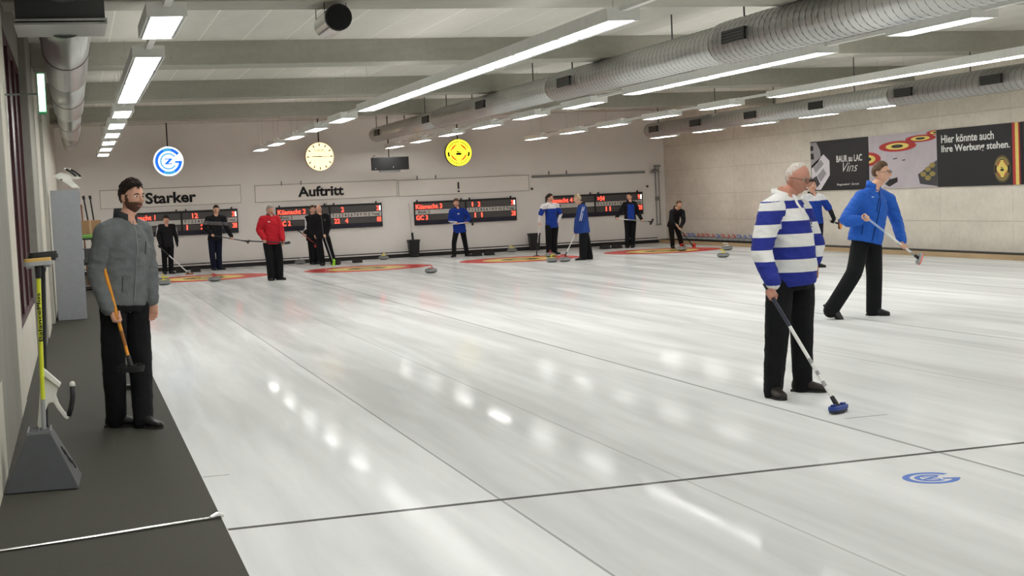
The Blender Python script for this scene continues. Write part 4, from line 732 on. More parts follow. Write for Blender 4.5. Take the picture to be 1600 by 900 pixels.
PEOPLE = {
 'grey': {"base": [0.324, 11.6], "a": 36.4, "ha": 40.4, "tilt": -4, "hh": 0.262, "J": {"head": [0.112, -0.02, 1.793], "neck": [0.064, 0, 1.627], "shR": [-0.108, -0.102, 1.522], "shL": [0.173, 0.102, 1.52], "elR": [-0.188, -0.08, 1.211], "wrR": [-0.127, -0.22, 1.017], "elL": [0.215, 0.12, 1.219], "wrL": [0.221, 0.05, 0.969], "pel": [0.005, 0, 0.976], "hipR": [-0.08, -0.049, 0.945], "hipL": [0.091, 0.049, 0.927], "knR": [-0.102, -0.049, 0.507], "knL": [0.099, 0.049, 0.492], "anR": [-0.108, 0.03, None], "anL": [0.09, -0.12, None]}, "broom": [[-0.14, -0.1, 1.307], [0.018, -0.3, 0.493]], "feet": {"R": 73.4, "L": 38.4}},
 'stripe': {"base": [5.339, 10.23], "a": 24.4, "ha": 32.4, "tilt": -14, "hh": 0.262, "J": {"head": [0.113, -0.02, 1.698], "neck": [0.008, 0, 1.577], "shR": [-0.154, -0.08, 1.464], "shL": [0.18, 0.08, 1.438], "elR": [-0.289, -0.16, 1.154], "wrR": [-0.334, -0.3, 0.974], "elL": [0.306, 0.1, 1.166], "wrL": [0.257, 0.03, 1.028], "pel": [0.039, 0, 0.899], "hipR": [-0.093, -0.056, 0.849], "hipL": [0.156, 0.056, 0.828], "knR": [-0.136, -0.056, 0.424], "knL": [0.147, 0.056, 0.419], "anR": [-0.204, -0.1, None], "anL": [0.137, 0.05, None]}, "broom": [[-0.332, -0.33, 0.863], [-0.168, -1.047, 0.02]], "feet": {"R": -2.6, "L": 42.4}},
 'blue': {"base": [9.05, 15.46], "a": 19.7, "ha": 41.7, "tilt": 0, "hh": 0.268, "J": {"head": [0.338, 0, 1.731], "neck": [0.235, 0, 1.55], "shR": [0.019, -0.05, 1.442], "shL": [0.467, 0.07, 1.4], "elR": [-0.239, -0.12, 1.178], "wrR": [-0.154, -0.3, 1.19], "elL": [0.593, 0.1, 1.128], "wrL": [0.558, -0.06, 0.92], "pel": [0.092, 0, 0.936], "hipR": [0.011, 0, 0.847], "hipL": [0.194, 0, 0.837], "knR": [-0.148, -0.12, 0.543], "knL": [0.249, 0.08, 0.488], "anR": [-0.389, -0.05, 0.169], "anL": [0.208, 0.05, None]}, "broom": [[-0.093, -0.3, 1.232], [0.765, -0.1, 0.668]], "feet": {"R": 34.7, "L": 31.7}},
 'back': {"base": [13.537, 24.8], "a": -16.6, "ha": -18.6, "tilt": 14, "hh": 0.25, "J": {"head": [0.014, 0, 1.564], "neck": [0.023, 0, 1.417], "shR": [-0.174, -0.03, 1.339], "shL": [0.228, 0.03, 1.322], "elR": [-0.275, -0.05, 1.1], "wrR": [-0.309, -0.2, 0.894], "elL": [0.383, 0, 1.093], "wrL": [0.417, -0.1, 0.907], "pel": [0.032, 0, 0.913], "hipR": [-0.059, -0.015, 0.869], "hipL": [0.135, 0.015, 0.859], "knR": [-0.1, -0.015, 0.502], "knL": [0.122, 0.015, 0.49], "anR": [-0.127, -0.015, None], "anL": [0.067, 0.015, None]}, "broom": [[0.306, -0.1, 0.888], [0.41, -0.3, 0.823]], "feet": {"L": 31.4}},
 'w262': {"base": [2.239, 38.6], "a": 1.7, "ha": -3.3, "tilt": -18, "hh": 0.235, "J": {"head": [0.039, -0.03, 1.413], "neck": [0.033, 0, 1.288], "shR": [-0.125, -0.014, 1.238], "shL": [0.21, 0.014, 1.229], "elR": [-0.189, -0.05, 1.017], "wrR": [-0.189, -0.1, 0.784], "elL": [0.261, 0, 0.993], "wrL": [0.281, -0.03, 0.825], "pel": [0.027, 0, 0.771], "hipR": [-0.05, -0.007, 0.725], "hipL": [0.114, 0.007, 0.716], "knR": [-0.06, -0.007, 0.407], "knL": [0.103, 0.007, 0.398], "anR": [-0.07, -0.007, None], "anL": [0.084, 0.007, None]}, "broom": [[-0.208, -0.12, 0.761], [0.469, -1.159, 0.02]], "feet": {"L": 26.7}},
 'm337': {"base": [3.556, 39.3], "a": 2.8, "ha": -1.2, "tilt": -8, "hh": 0.25, "J": {"head": [0.086, 0, 1.61], "neck": [0.071, 0, 1.465], "shR": [-0.136, -0.023, 1.372], "shL": [0.274, 0.023, 1.361], "elR": [-0.249, -0.02, 1.147], "wrR": [-0.118, -0.22, 0.963], "elL": [0.332, -0.02, 1.117], "wrL": [0.406, -0.2, 0.944], "pel": [0.015, 0, 0.875], "hipR": [-0.084, -0.011, 0.795], "hipL": [0.104, 0.011, 0.785], "knR": [-0.088, -0.011, 0.434], "knL": [0.092, 0.011, 0.424], "anR": [-0.065, -0.011, None], "anL": [0.09, 0.011, None]}, "broom": [[-0.171, -0.25, 0.957], [0.857, -0.3, 0.724]], "feet": {"L": 44.8, "R": 4.8}},
 'red': {"base": [4.187, 32.2], "a": 7.6, "ha": 20.6, "tilt": -10, "hh": 0.245, "J": {"head": [-0.026, 0, 1.554], "neck": [-0.023, 0, 1.44], "shR": [-0.205, -0.042, 1.363], "shL": [0.117, 0.042, 1.355], "elR": [-0.293, -0.02, 1.127], "wrR": [-0.227, -0.2, 0.942], "elL": [0.19, 0, 1.102], "wrL": [0.232, -0.14, 0.931], "pel": [-0.021, 0, 0.885], "hipR": [-0.12, -0.021, 0.819], "hipL": [0.077, 0.021, 0.808], "knR": [-0.09, -0.021, 0.462], "knL": [0.113, 0.021, 0.449], "anR": [-0.083, -0.021, None], "anL": [0.1, 0.021, None]}, "broom": [[-0.717, -0.2, 0.925], [0.26, -0.2, 0.824]], "feet": {"L": 37.6, "R": -7.4}},
 'dark490': {"base": [6.162, 39.3], "a": 11.1, "ha": 11.1, "tilt": 0, "hh": 0.24, "J": {"head": [0.071, 0, 1.489], "neck": [0.056, 0, 1.35], "shR": [-0.088, -0.056, 1.27], "shL": [0.218, 0.056, 1.254], "elR": [-0.121, 0, 0.991], "wrR": [-0.111, -0.15, 0.801], "elL": [0.247, 0, 0.973], "wrL": [0.125, -0.15, 0.788], "pel": [0.032, 0, 0.738], "hipR": [-0.03, -0.027, 0.654], "hipL": [0.119, 0.027, 0.646], "knR": [-0.03, -0.027, 0.339], "knL": [0.111, 0.027, 0.33], "anR": [-0.027, -0.027, None], "anL": [0.113, 0.027, None]}, "broom": [[-0.497, -0.2, 1.047], [0.078, -0.25, 0.548]], "feet": {}},
 'bald': {"base": [6.398, 38.2], "a": 2.5, "ha": 6.5, "tilt": -4, "hh": 0.245, "J": {"head": [-0.175, 0, 1.504], "neck": [-0.157, 0, 1.367], "shR": [-0.337, -0.034, 1.29], "shL": [0.025, 0.034, 1.29], "elR": [-0.392, -0.02, 1.038], "wrR": [-0.338, -0.05, 0.849], "elL": [0.066, 0, 1.049], "wrL": [-0.061, -0.18, 0.836], "pel": [-0.127, 0, 0.803], "hipR": [-0.237, -0.016, 0.724], "hipL": [-0.009, 0.016, 0.72], "knR": [-0.18, -0.016, 0.362], "knL": [0.083, 0.016, 0.347], "anR": [-0.154, -0.016, None], "anL": [0.161, 0.016, None]}, "broom": [[-0.103, -0.22, 0.822], [0.065, -0.45, 0.072]], "feet": {"L": 45.5, "R": -9.5}},
 'blue720': {"base": [10.202, 38.8], "a": -9.7, "ha": -8.7, "tilt": -4, "hh": 0.24, "J": {"head": [-0.04, 0, 1.491], "neck": [-0.016, 0, 1.357], "shR": [-0.189, -0.014, 1.267], "shL": [0.195, 0.014, 1.258], "elR": [-0.239, -0.02, 1.03], "wrR": [-0.123, -0.26, 0.945], "elL": [0.304, -0.02, 1.039], "wrL": [0.171, -0.26, 0.958], "pel": [0.02, 0, 0.785], "hipR": [-0.077, -0.007, 0.719], "hipL": [0.111, 0.007, 0.718], "knR": [-0.157, -0.007, 0.394], "knL": [0.159, 0.007, 0.386], "anR": [-0.174, -0.007, None], "anL": [0.209, 0.007, None]}, "broom": [[-0.326, -0.3, 0.92], [0.316, -0.3, 0.951]], "feet": {"L": 25.3, "R": -34.7}},
 'm858': {"base": [12.187, 36.8], "a": 16.7, "ha": 51.7, "tilt": -4, "hh": 0.24, "J": {"head": [0.052, 0, 1.512], "neck": [0.055, 0, 1.391], "shR": [-0.16, -0.09, 1.289], "shL": [0.271, 0.09, 1.287], "elR": [-0.257, -0.05, 1.071], "wrR": [-0.3, -0.08, 0.859], "elL": [0.357, 0.05, 1.067], "wrL": [0.249, 0, 0.866], "pel": [0.073, 0, 0.806], "hipR": [-0.025, -0.044, 0.759], "hipL": [0.176, 0.044, 0.748], "knR": [-0.041, -0.044, 0.416], "knL": [0.142, 0.044, 0.405], "anR": [-0.056, -0.044, None], "anL": [0.135, 0.044, None]}, "broom": [[-0.295, -0.1, 0.876], [-0.48, -0.25, -0.01]], "feet": {"L": 36.7, "R": 11.7}},
 'm905': {"base": [11.741, 33.0], "a": -131.6, "ha": -139.6, "tilt": -6, "hh": 0.245, "J": {"head": [-0.065, 0, 1.483], "neck": [0.028, 0, 1.354], "shR": [0.129, 0.2, 1.273], "shL": [0.002, -0.2, 1.262], "elR": [-0.001, 0.2, 0.967], "wrR": [-0.091, 0.12, 0.691], "elL": [-0.083, -0.22, 0.988], "wrL": [-0.161, -0.08, 0.712], "pel": [0.049, 0, 0.716], "hipR": [0.111, 0.09, 0.65], "hipL": [0.031, -0.09, 0.656], "knR": [0.166, 0.09, 0.381], "knL": [-0.002, -0.1, 0.379], "anR": [0.223, 0.1, None], "anL": [-0.016, -0.1, None]}, "broom": [[-0.11, 0.02, 0.693], [-0.465, 0.0, 0.091]], "feet": {"L": -99.6, "R": -99.6}},
 'm984': {"base": [15.033, 38.2], "a": -25.5, "ha": -46.5, "tilt": -4, "hh": 0.235, "J": {"head": [0.043, 0, 1.446], "neck": [0.057, 0, 1.327], "shR": [-0.089, 0.011, 1.234], "shL": [0.195, -0.011, 1.23], "elR": [-0.245, -0.02, 1.042], "wrR": [-0.419, -0.15, 0.878], "elL": [0.297, -0.02, 0.971], "wrL": [0.356, -0.12, 0.777], "pel": [0.044, 0, 0.801], "hipR": [-0.044, 0.005, 0.742], "hipL": [0.137, -0.005, 0.733], "knR": [-0.049, 0.005, 0.396], "knL": [0.112, -0.005, 0.388], "anR": [-0.073, 0.005, None], "anL": [0.085, -0.005, None]}, "broom": [[-0.487, -0.2, 0.855], [0.614, -0.2, 0.71]], "feet": {}},
 'w1058': {"base": [15.605, 36.2], "a": -1.3, "ha": 1.7, "tilt": -6, "hh": 0.225, "J": {"head": [0.016, -0.25, 1.181], "neck": [-0.02, -0.15, 1.07], "shR": [-0.168, -0.18, 0.991], "shL": [0.189, -0.05, 0.983], "elR": [-0.246, -0.3, 0.779], "wrR": [-0.164, -0.42, 0.638], "elL": [0.151, -0.2, 0.742], "wrL": [-0.044, -0.42, 0.615], "pel": [-0.032, 0.08, 0.662], "hipR": [-0.112, 0.05, 0.632], "hipL": [0.069, 0.1, 0.605], "knR": [-0.127, -0.02, 0.32], "knL": [0.086, -0.05, 0.309], "anR": [-0.111, 0, None], "anL": [0.186, 0.05, None]}, "broom": [[-0.194, -0.45, 0.691], [0.245, -0.6, 0.034]], "feet": {"L": 16.7, "R": -13.3}},
}
# ================================================================ PEOPLE
def V(p): return Vector(p)
def remesh(bm, voxel, smooth=2, factor=0.5):
    me = bpy.data.meshes.new('tmp'); fixn(bm).to_mesh(me); bm.free()
    o = bpy.data.objects.new('tmp', me)
    r = o.modifiers.new('r', 'REMESH'); r.mode = 'VOXEL'; r.voxel_size = voxel; r.adaptivity = 0.0
    if smooth:
        s = o.modifiers.new('s', 'SMOOTH'); s.iterations = smooth; s.factor = factor
    res = evalmesh(o); bpy.data.objects.remove(o); bpy.data.meshes.remove(me); return res
def finish(name, me, mats, parent, base):
    me.transform(Matrix.Translation(V(base) - OFF[parent.name]))
    for m in (mats if isinstance(mats, list) else [mats]): me.materials.append(m)
    me.polygons.foreach_set('use_smooth', [True] * len(me.polygons))
    me.name = name; o = bpy.data.objects.new(name, me); link(o, parent); OFF[o.name] = OFF[parent.name]; return o
def wrinkle(me, amp, f=(9, 9, 16), seed=0.0, amp2=0.0):
    n = len(me.vertices); co = np.empty(n * 3, np.float32); me.vertices.foreach_get('co', co); no = np.empty(n * 3, np.float32); me.vertices.foreach_get('normal', no)
    co = co.reshape(-1, 3); no = no.reshape(-1, 3); d = np.empty(n, np.float32)
    for i in range(n):
        p = co[i]; a = noise.noise((p[0] * f[0] + seed, p[1] * f[1], p[2] * f[2] + 0.7 * p[0] * f[0]))
        b = noise.noise((p[0] * 26 + seed, p[1] * 26, p[2] * 40)) if amp2 else 0
        d[i] = amp * (1 - abs(a) * 2.2) + amp2 * b
    co += no * d[:, None]; me.vertices.foreach_set('co', co.ravel()); me.update()
def seg_tube(bm, pts, rads, seg=14):
    """smooth limb: subdivide polyline with rounded joints"""
    P = [V(p) for p in pts]; out = []; R = []
    n = len(P)
    for i in range(n - 1):
        for k in range(6):
            t = k / 6.0
            p0 = P[max(i - 1, 0)]; p1 = P[i]; p2 = P[i + 1]; p3 = P[min(i + 2, n - 1)]
            lin = p1.lerp(p2, t)
            cr = 0.5 * ((2 * p1) + (p2 - p0) * t + (2 * p0 - 5 * p1 + 4 * p2 - p3) * t * t + (3 * p1 - p0 - 3 * p2 + p3) * t ** 3)
            out.append(lin.lerp(cr, 0.45)); u = t * t * (3 - 2 * t); R.append(rads[i] * (1 - t) + rads[i + 1] * t)
    out.append(P[-1]); R.append(rads[-1])
    tube(bm, out, R, seg); ball(bm, P[0], rads[0] * 0.99, 12); ball(bm, P[-1], rads[-1] * 0.97, 12)
    return bm
def head_axes(ang, tilt, roll=0):
    a = math.radians(ang); F = V((math.sin(a), -math.cos(a), 0)); U = V((0, 0, 1)); Rr = F.cross(U)   # Rr = the person's right
    q = Quaternion(Rr, math.radians(tilt)); F = q @ F; U = q @ U
    return Rr, F, U
def head_shape(n, s, k=0.0):
    """n: unit direction (right, forward, up) -> local point on the head; k pushes outwards"""
    x, y, z = n; rx, ry, rz = 0.074, 0.094, 0.119
    if z < 0: rx *= 1 - 0.30 * (-z) ** 1.6; ry *= 1 - (0.42 * (-z) ** 1.3 if y < 0 else 0.04 * -z)
    else: rx *= 1 + 0.04 * z; ry *= 1 + (0.05 if y < 0 else 0.0) * (1 - z)
    px, py, pz = x * (rx + k), y * (ry + k), z * (rz + k)
    if y > 0:
        g = lambda cx, cz, w, h: math.exp(-((px - cx) / w) ** 2 - ((pz - cz) / h) ** 2)
        py += y * (0.006 * (g(0.028, 0.022, 0.022, 0.010) + g(-0.028, 0.022, 0.022, 0.010)) - 0.009 * (g(0.031, 0.003, 0.015, 0.011) + g(-0.031, 0.003, 0.015, 0.011)) + 0.007 * g(0, -0.098, 0.022, 0.016) + 0.005 * g(0, -0.066, 0.022, 0.012) + 0.004 * (g(0.042, -0.026, 0.018, 0.018) + g(-0.042, -0.026, 0.018, 0.018)) - 0.006 * g(0, -0.012, 0.1, 0.03) * 0.3)
    return V((px * s, py * s, pz * s))
def head_surf(bm, C, ax, s, kf=None, nu=40, nv=28):
    Rr, F, U = ax; rows = []
    for j in range(nv + 1):
        th = math.pi * j / nv; row = []
        for i in range(nu):
            ph = 2 * math.pi * i / nu; n = (math.sin(th) * math.cos(ph), math.sin(th) * math.sin(ph), math.cos(th))
            p = head_shape(n, s, kf(n) if kf else 0.0); row.append(bm.verts.new(C + Rr * p.x + F * p.y + U * p.z))
        rows.append(row)
    for j in range(nv):
        for i in range(nu):
            q = (rows[j][i], rows[j][(i + 1) % nu], rows[j + 1][(i + 1) % nu], rows[j + 1][i])
            try: bm.faces.new(q)
            except ValueError: pass
    bmesh.ops.remove_doubles(bm, verts=bm.verts[:], dist=1e-6); return bm
def hand_geo(bm, W, d, pn, s, grip=None, right=True, curl=0.5):
    """W wrist, d direction of the hand, pn palm normal. grip=(point, axis, radius): fingers wrap round the bar"""
    d = V(d).normalized(); pn = V(pn); pn = (pn - d * pn.dot(d)).normalized(); side = d.cross(pn).normalized()
    fr = 0.0092 * s
    if grip is None:
        tube(bm, [W - d * 0.03, W + d * 0.01, W + d * 0.045 * s, W + d * 0.09 * s], [(0.024 * s, 0.019 * s), (0.027 * s, 0.018 * s), (0.04 * s, 0.016 * s), (0.038 * s, 0.013 * s)], 14, fr=(side, pn))
        for k, (off, ln) in enumerate(((0.030, 0.070), (0.010, 0.080), (-0.010, 0.074), (-0.029, 0.058))):
            b = W + d * (0.08 * s) + side * off * s; pts = [b]; cur = d.copy(); st = ln * s / 3
            for q in range(3):
                cur = (Quaternion(side, 0) @ cur); cur = (cur + pn * (curl * (0.35 + 0.25 * q))).normalized(); pts.append(pts[-1] + cur * st)
            tube(bm, pts, [fr * 1.08, fr * 1.02, fr * 0.95, fr * 0.75], 10); ball(bm, pts[-1], fr * 0.76, 8)
        b = W + d * 0.025 * s + side * 0.028 * s
        pts = [b, b + (d * 0.6 + side * 0.55 + pn * 0.4).normalized() * 0.04 * s]; pts.append(pts[-1] + (d * 0.9 + side * 0.15 + pn * 0.4).normalized() * 0.032 * s)
        tube(bm, pts, [fr * 1.5, fr * 1.2, fr * 0.9], 10); ball(bm, pts[-1], fr * 0.9, 8)
        return
    G, ax, r = V(grip[0]), V(grip[1]).normalized(), grip[2]
    rad = r + fr * 0.85
    to = (W - G); to = (to - ax * to.dot(ax)); to = to.normalized() if to.length > 1e-4 else pn
    t2 = ax.cross(to).normalized()
    pc = G + to * (r + 0.016 * s)                       # palm centre hugs the bar
    tube(bm, [W - (pc - W).normalized() * 0.02, W, W.lerp(pc, 0.5), pc + (pc - W).normalized() * 0.012], [(0.024 * s, 0.02 * s), (0.026 * s, 0.02 * s), (0.032 * s, 0.02 * s), (0.038 * s, 0.018 * s)], 14, fr=(ax, t2.cross(ax) if abs((pc - W).normalized().dot(to)) < 0.5 else t2))
    tube(bm, [pc - ax * 0.036 * s, pc + ax * 0.036 * s], [(0.017 * s, 0.024 * s), (0.017 * s, 0.022 * s)], 12, fr=(to, t2))
    sg = 1 if right else -1
    for k, off in enumerate((0.030, 0.010, -0.010, -0.029)):
        pts = []; span = (4.2, 4.5, 4.3, 3.8)[k]
        for q in range(8):
            a = sg * (0.35 + span * q / 7); pts.append(G + ax * off * s + (to * math.cos(a) + t2 * math.sin(a)) * rad)
        tube(bm, pts, [fr * 1.05] * 5 + [fr, fr * 0.95, fr * 0.8], 9)
    pts = []
    for q in range(5):
        a = -sg * (0.3 + 2.0 * q / 4); pts.append(G + ax * (0.036 + 0.012 * q / 4) * s + (to * math.cos(a) + t2 * math.sin(a)) * (rad + 0.002))
    tube(bm, pts, [fr * 1.35, fr * 1.3, fr * 1.2, fr * 1.1, fr * 0.85], 9)
SKIN = {'fair': mat('skin_fair', srgb(206, 156, 132), 0.55, 0, 0.06, 14), 'pink': mat('skin_pink', srgb(188, 134, 114), 0.55, 0, 0.08, 14), 'pale': mat('skin_pale', srgb(212, 166, 140), 0.55, 0, 0.05, 14)}
M_LIP = flat('lips', (168, 98, 88), 0.5); M_EYEW = flat('eye_white', (214, 208, 200), 0.3); M_IRIS = flat('iris_dark', (44, 34, 28), 0.2); M_SHOE = flat('black_leather', (20, 20, 21), 0.4); M_SOLE = flat('shoe_sole', (30, 29, 28), 0.7)
def person(key, label, st):
    D_ = PEOPLE[key]; bx, by = D_['base']; J = {k: V([v[0], v[1], 0.085 if v[2] is None else v[2]]) for k, v in D_['J'].items()}
    flatfoot = {k: D_['J'][k][2] is None for k in ('anR', 'anL')}
    base = V((bx, by, 0.0)); t = thing('person', label, 'person', base, 'people on the rink')
    s = D_['hh'] / 0.25; vox = st.get('vox', 0.011); near = vox < 0.009; B = st.get('build', 1.0) * s
    P, N = J['pel'], J['neck']
    up = (N - P).normalized()
    def side(a, b): v = (J[a] - J[b]); v = v - up * v.dot(up); return v.normalized()
    rt, rb = side('shR', 'shL'), side('hipR', 'hipL')
    if rb.dot(rt) < 0: rb = rt
    hwS = (J['shR'] - J['shL']).length / 2
    # ---- head
    ax = head_axes(D_['ha'], D_['tilt']); C = J['head']; hs = D_['hh'] / 0.25
    Rr, F, U = ax; Lc = lambda x, y, z: C + (Rr * x + F * y + U * z) * hs
    # ---- body: one continuous surface
    bm = BM(); head_surf(bm, C, ax, hs, nu=48 if near else 32, nv=36 if near else 24)
    hrot = Matrix((Rr, F, U)).transposed()
    for sx in (-1, 1): ball(bm, Lc(sx * 0.076, -0.012, -0.008), (0.011 * hs, 0.018 * hs, 0.031 * hs), 12, hrot)
    tube(bm, [Lc(0, 0.088, 0.018), Lc(0, 0.101, -0.008), Lc(0, 0.113, -0.028), Lc(0, 0.104, -0.037), Lc(0, 0.090, -0.040)], [0.007 * hs, 0.009 * hs, 0.0125 * hs, 0.012 * hs, 0.007 * hs], 12)
    for sx in (-1, 1): ball(bm, Lc(sx * 0.011, 0.098, -0.033), 0.008 * hs, 8)
    neck_lo = N + (P - N).normalized() * 0.05
    tube(bm, [Lc(0, -0.018, -0.05), Lc(0, -0.022, -0.10), N + up * 0.02, neck_lo], [0.054 * hs, 0.055 * hs, 0.062 * hs, 0.085 * hs], 18)
    mid = P.lerp(N, 0.55)
    f_t = up.cross(rt).normalized(); f_b = up.cross(rb).normalized()
    tube(bm, [P - up * 0.06, P + up * 0.06, mid, P.lerp(N, 0.85), N], [(0.12 * B, 0.085 * B), (0.115 * B, 0.08 * B), (0.12 * B, 0.08 * B), (min(0.13 * B, hwS * 0.8), 0.07 * B), (0.05 * B, 0.05 * B)], 18, fr=[(rb, f_b), (rb, f_b), (rt, f_t), (rt, f_t), (rt, f_t)])
    for S in 'RL':
        seg_tube(bm, [J['sh' + S], J['el' + S], J['wr' + S]], [0.05 * B, 0.038 * B, 0.026 * s]); 
        seg_tube(bm, [J['hip' + S], J['kn' + S], J['an' + S]], [0.07 * B, 0.05 * B, 0.036 * B])
        tube(bm, [N.lerp(J['sh' + S], 0.2) - up * 0.03, J['sh' + S]], [0.05 * B, 0.05 * B], 12)
        fa = math.radians(D_['feet'].get(S, D_['a'])); fd = V((math.sin(fa), -math.cos(fa), 0))
        if flatfoot['an' + S]: tube(bm, [J['an' + S] - V((0, 0, 0.02)), J['an' + S] + fd * 0.10 * s - V((0, 0, 0.035)) * (1 if flatfoot['an' + S] else 1)], [0.032 * s, 0.025 * s], 10)
    gr = st.get('grip', {})
    for S in 'RL':
        d = (J['wr' + S] - J['el' + S]).normalized()
        if S in gr: hand_geo(bm, J['wr' + S], d, f_t, s, (gr[S][0] - base, gr[S][1], 0.0135), S == 'R')
        else:
            pn = (rt if S == 'L' else -rt) * 0.7 + f_t * 0.4 if S not in st.get('palm', {}) else st['palm'][S]
            hd = (d + V((0, 0, -0.4)) + f_t * 0.05).normalized(); hand_geo(bm, J['wr' + S], hd, pn, s, None, S == 'R', 0.45)
    me = remesh(bm, st.get('bvox', vox), 1 if near else 1, 0.35)
    mats = [SKIN[st.get('skin', 'fair')]]
    if st.get('gloves'):
        mats.append(cloth('glove_black', (24, 24, 26)))
    finish('body', me, mats, t, base)
    if st.get('gloves'):
        body = t.children[-1] if False else [c for c in t.children if c.name.startswith('body')][0]; mm = body.data
        for p in mm.polygons:
            c = p.center
            for S in st['gloves']:
                w = J['wr' + S]
                if (c - w).length < 0.19 and (c - w).dot((w - J['el' + S]).normalized()) > -0.015: p.material_index = 1
    # ---- face details
    for sx in (-1, 1):
        bm = BM(); ball(bm, Lc(sx * 0.031, 0.0735, 0.004), (0.0145 * hs, 0.012 * hs, 0.0095 * hs), 12, hrot); ey = obj('eye', shift(bm, base), M_EYEW, t, smooth=True)
        bm = BM(); ball(bm, Lc(sx * 0.030, 0.0835, 0.003), (0.0062 * hs, 0.004 * hs, 0.0066 * hs), 10, hrot); obj('iris', shift(bm, base), M_IRIS, ey, smooth=True)
        if st.get('brow'):
            bm = BM(); tube(bm, [Lc(sx * 0.014, 0.096, 0.021), Lc(sx * 0.032, 0.091, 0.026), Lc(sx * 0.050, 0.078, 0.019)], [0.0035 * hs, 0.0045 * hs, 0.003 * hs], 8); obj('eyebrow', shift(bm, base), st['brow'], t)
    bm = BM(); ball(bm, Lc(0, 0.0925, -0.064), (0.022 * hs, 0.0075 * hs, 0.0062 * hs), 12, hrot); obj('mouth', shift(bm, base), M_LIP, t, smooth=True)
    # ---- hair and beard: shells that dip under the skin where there is none
    if st.get('hair'):
        hm, kind, vol = st['hair']
        def kf(n):
            x, y, z = n; line = {'short': 0.56, 'receding': 0.86, 'crop': 0.55, 'long': 0.52}.get(kind, 0.5)
            low = -0.42 if kind != 'long' else -0.75
            a = y                                     # front: hairline high, back: low
            lim = low + (line - low) * min(1, max(0, (a + 0.25) / 0.85)) ** (0.75 if kind != 'receding' else 0.55)
            if kind == 'horseshoe': 
                v = 0.008 if (-0.45 < z < 0.55 and y < 0.35 - 0.5 * abs(z)) else -0.02
                return v * vol if v > 0 else v
            d = z - lim
            k = min(1, max(0, d / 0.26)); k = k * (2 - k); wav = 0.005 * noise.noise((x * 5, y * 9, z * 5)) + 0.003 * noise.noise((x * 16, y * 22, z * 16))
            if abs(x) > 0.93 and z < 0.12 and y > -0.35: k *= 0.0
            return -0.012 + k * (0.012 + vol * (0.012 + (0.012 * max(0, z) + 0.004 * max(0, -y) - 0.007 * max(0, abs(x) - 0.5))) + wav)
        bm = BM(); head_surf(bm, C, ax, hs, kf, 56 if near else 36, 44 if near else 28)
        if near and vol > 0.5:
            rn = random.Random(5); cnt = 0
            while cnt < (340 if vol > 0.5 else 160):
                n = V((rn.gauss(0, 1), rn.gauss(0, 1), rn.gauss(0.25, 1))).normalized()
                if kf(n) < 0.004 * vol + 0.001: continue
                cnt += 1; k0 = kf(n); p0 = head_shape(n, hs, k0 - 0.004); sw = V((0.35, 0.75, 0.25)) if n.z > 0.45 else V((0.0, -0.35, -0.9))
                tg = (sw - V(n) * sw.dot(V(n)) + V((rn.uniform(-0.3, 0.3), rn.uniform(-0.3, 0.3), rn.uniform(-0.2, 0.2)))).normalized(); ln = rn.uniform(0.018, 0.034) * (0.55 + 0.45 * vol if n.z > 0.4 else 0.6)
                q1 = p0 + tg * ln * 0.5 + V(n) * (0.005 if n.z > 0.4 else 0.002) * vol; q2 = p0 + tg * ln + V(n) * 0.003 * vol
                W3 = lambda p: C + Rr * p.x + F * p.y + U * p.z
                tube(bm, [W3(p0), W3(q1), W3(q2)], [0.0050, 0.0042, 0.0008], 5)
        obj('hair', shift(fixn(bm), base), hm, t, smooth=True)
    if st.get('beard'):
        def kb_(n):
            x, y, z = n
            jaw = z < -0.30 and y > -0.05 and not (abs(x) < 0.20 and z > -0.46 and y > 0)
            stache = (-0.50 < z < -0.36) and abs(x) < 0.42 and y > 0.5
            lip = abs(x) < 0.22 and -0.60 < z < -0.50 and y > 0.5
            burn = abs(x) > 0.86 and -0.45 < z < 0.12 and 0.02 < y < 0.34
            return 0.0045 if ((jaw or stache or burn) and not lip) else -0.006
        bm = BM(); head_surf(bm, C, ax, hs, kb_, 72, 56); obj('beard', shift(fixn(bm), base), st['beard'], t, smooth=True)
    if st.get('bun'):
        bm = BM(); ball(bm, Lc(0, -0.10, -0.02), (0.035 * hs, 0.04 * hs, 0.05 * hs), 14, hrot); tube(bm, [Lc(0, -0.09, -0.03), Lc(0.01, -0.105, -0.10), Lc(0.02, -0.095, -0.17)], [0.03, 0.028, 0.012], 10); obj('ponytail', shift(fixn(bm), base), st['hair'][0], t, smooth=True)
    if st.get('glasses'):
        g = st['glasses']; bm = BM()
        for sx in (-1, 1):
            pts = [Lc(sx * 0.032 + 0.023 * math.cos(2 * math.pi * q / 16), 0.106, 0.002 + 0.016 * math.sin(2 * math.pi * q / 16)) for q in range(17)]
            tube(bm, pts, 0.0022 * hs, 6); tube(bm, [Lc(sx * 0.055, 0.106, 0.008), Lc(sx * 0.074, 0.09, 0.009), Lc(sx * 0.083, 0.0, 0.010), Lc(sx * 0.083, -0.02, 0.004)], [0.0024 * hs] * 4, 6)
        tube(bm, [Lc(-0.010, 0.106, 0.006), Lc(0, 0.112, 0.009), Lc(0.010, 0.106, 0.006)], 0.0022 * hs, 6)
        go = obj('glasses', shift(fixn(bm), base), g, t)
    # ---- trousers
    tr = st.get('legs', (0.098, 0.078, 0.068)); lB = B * st.get('legB', 1.0); bm = BM()
    hipw = (J['hipR'] - J['hipL']).length / 2
    tube(bm, [P - up * 0.07, P - up * 0.02, P + up * 0.05, P + up * 0.13], [((hipw + 0.075) * 1.0, 0.11 * lB), ((hipw + 0.085), 0.118 * lB), (min(hipw + 0.07, 0.165 * B), 0.105 * lB), (min(hipw + 0.05, 0.15 * B), 0.095 * lB)], 22, fr=(rb, f_b))
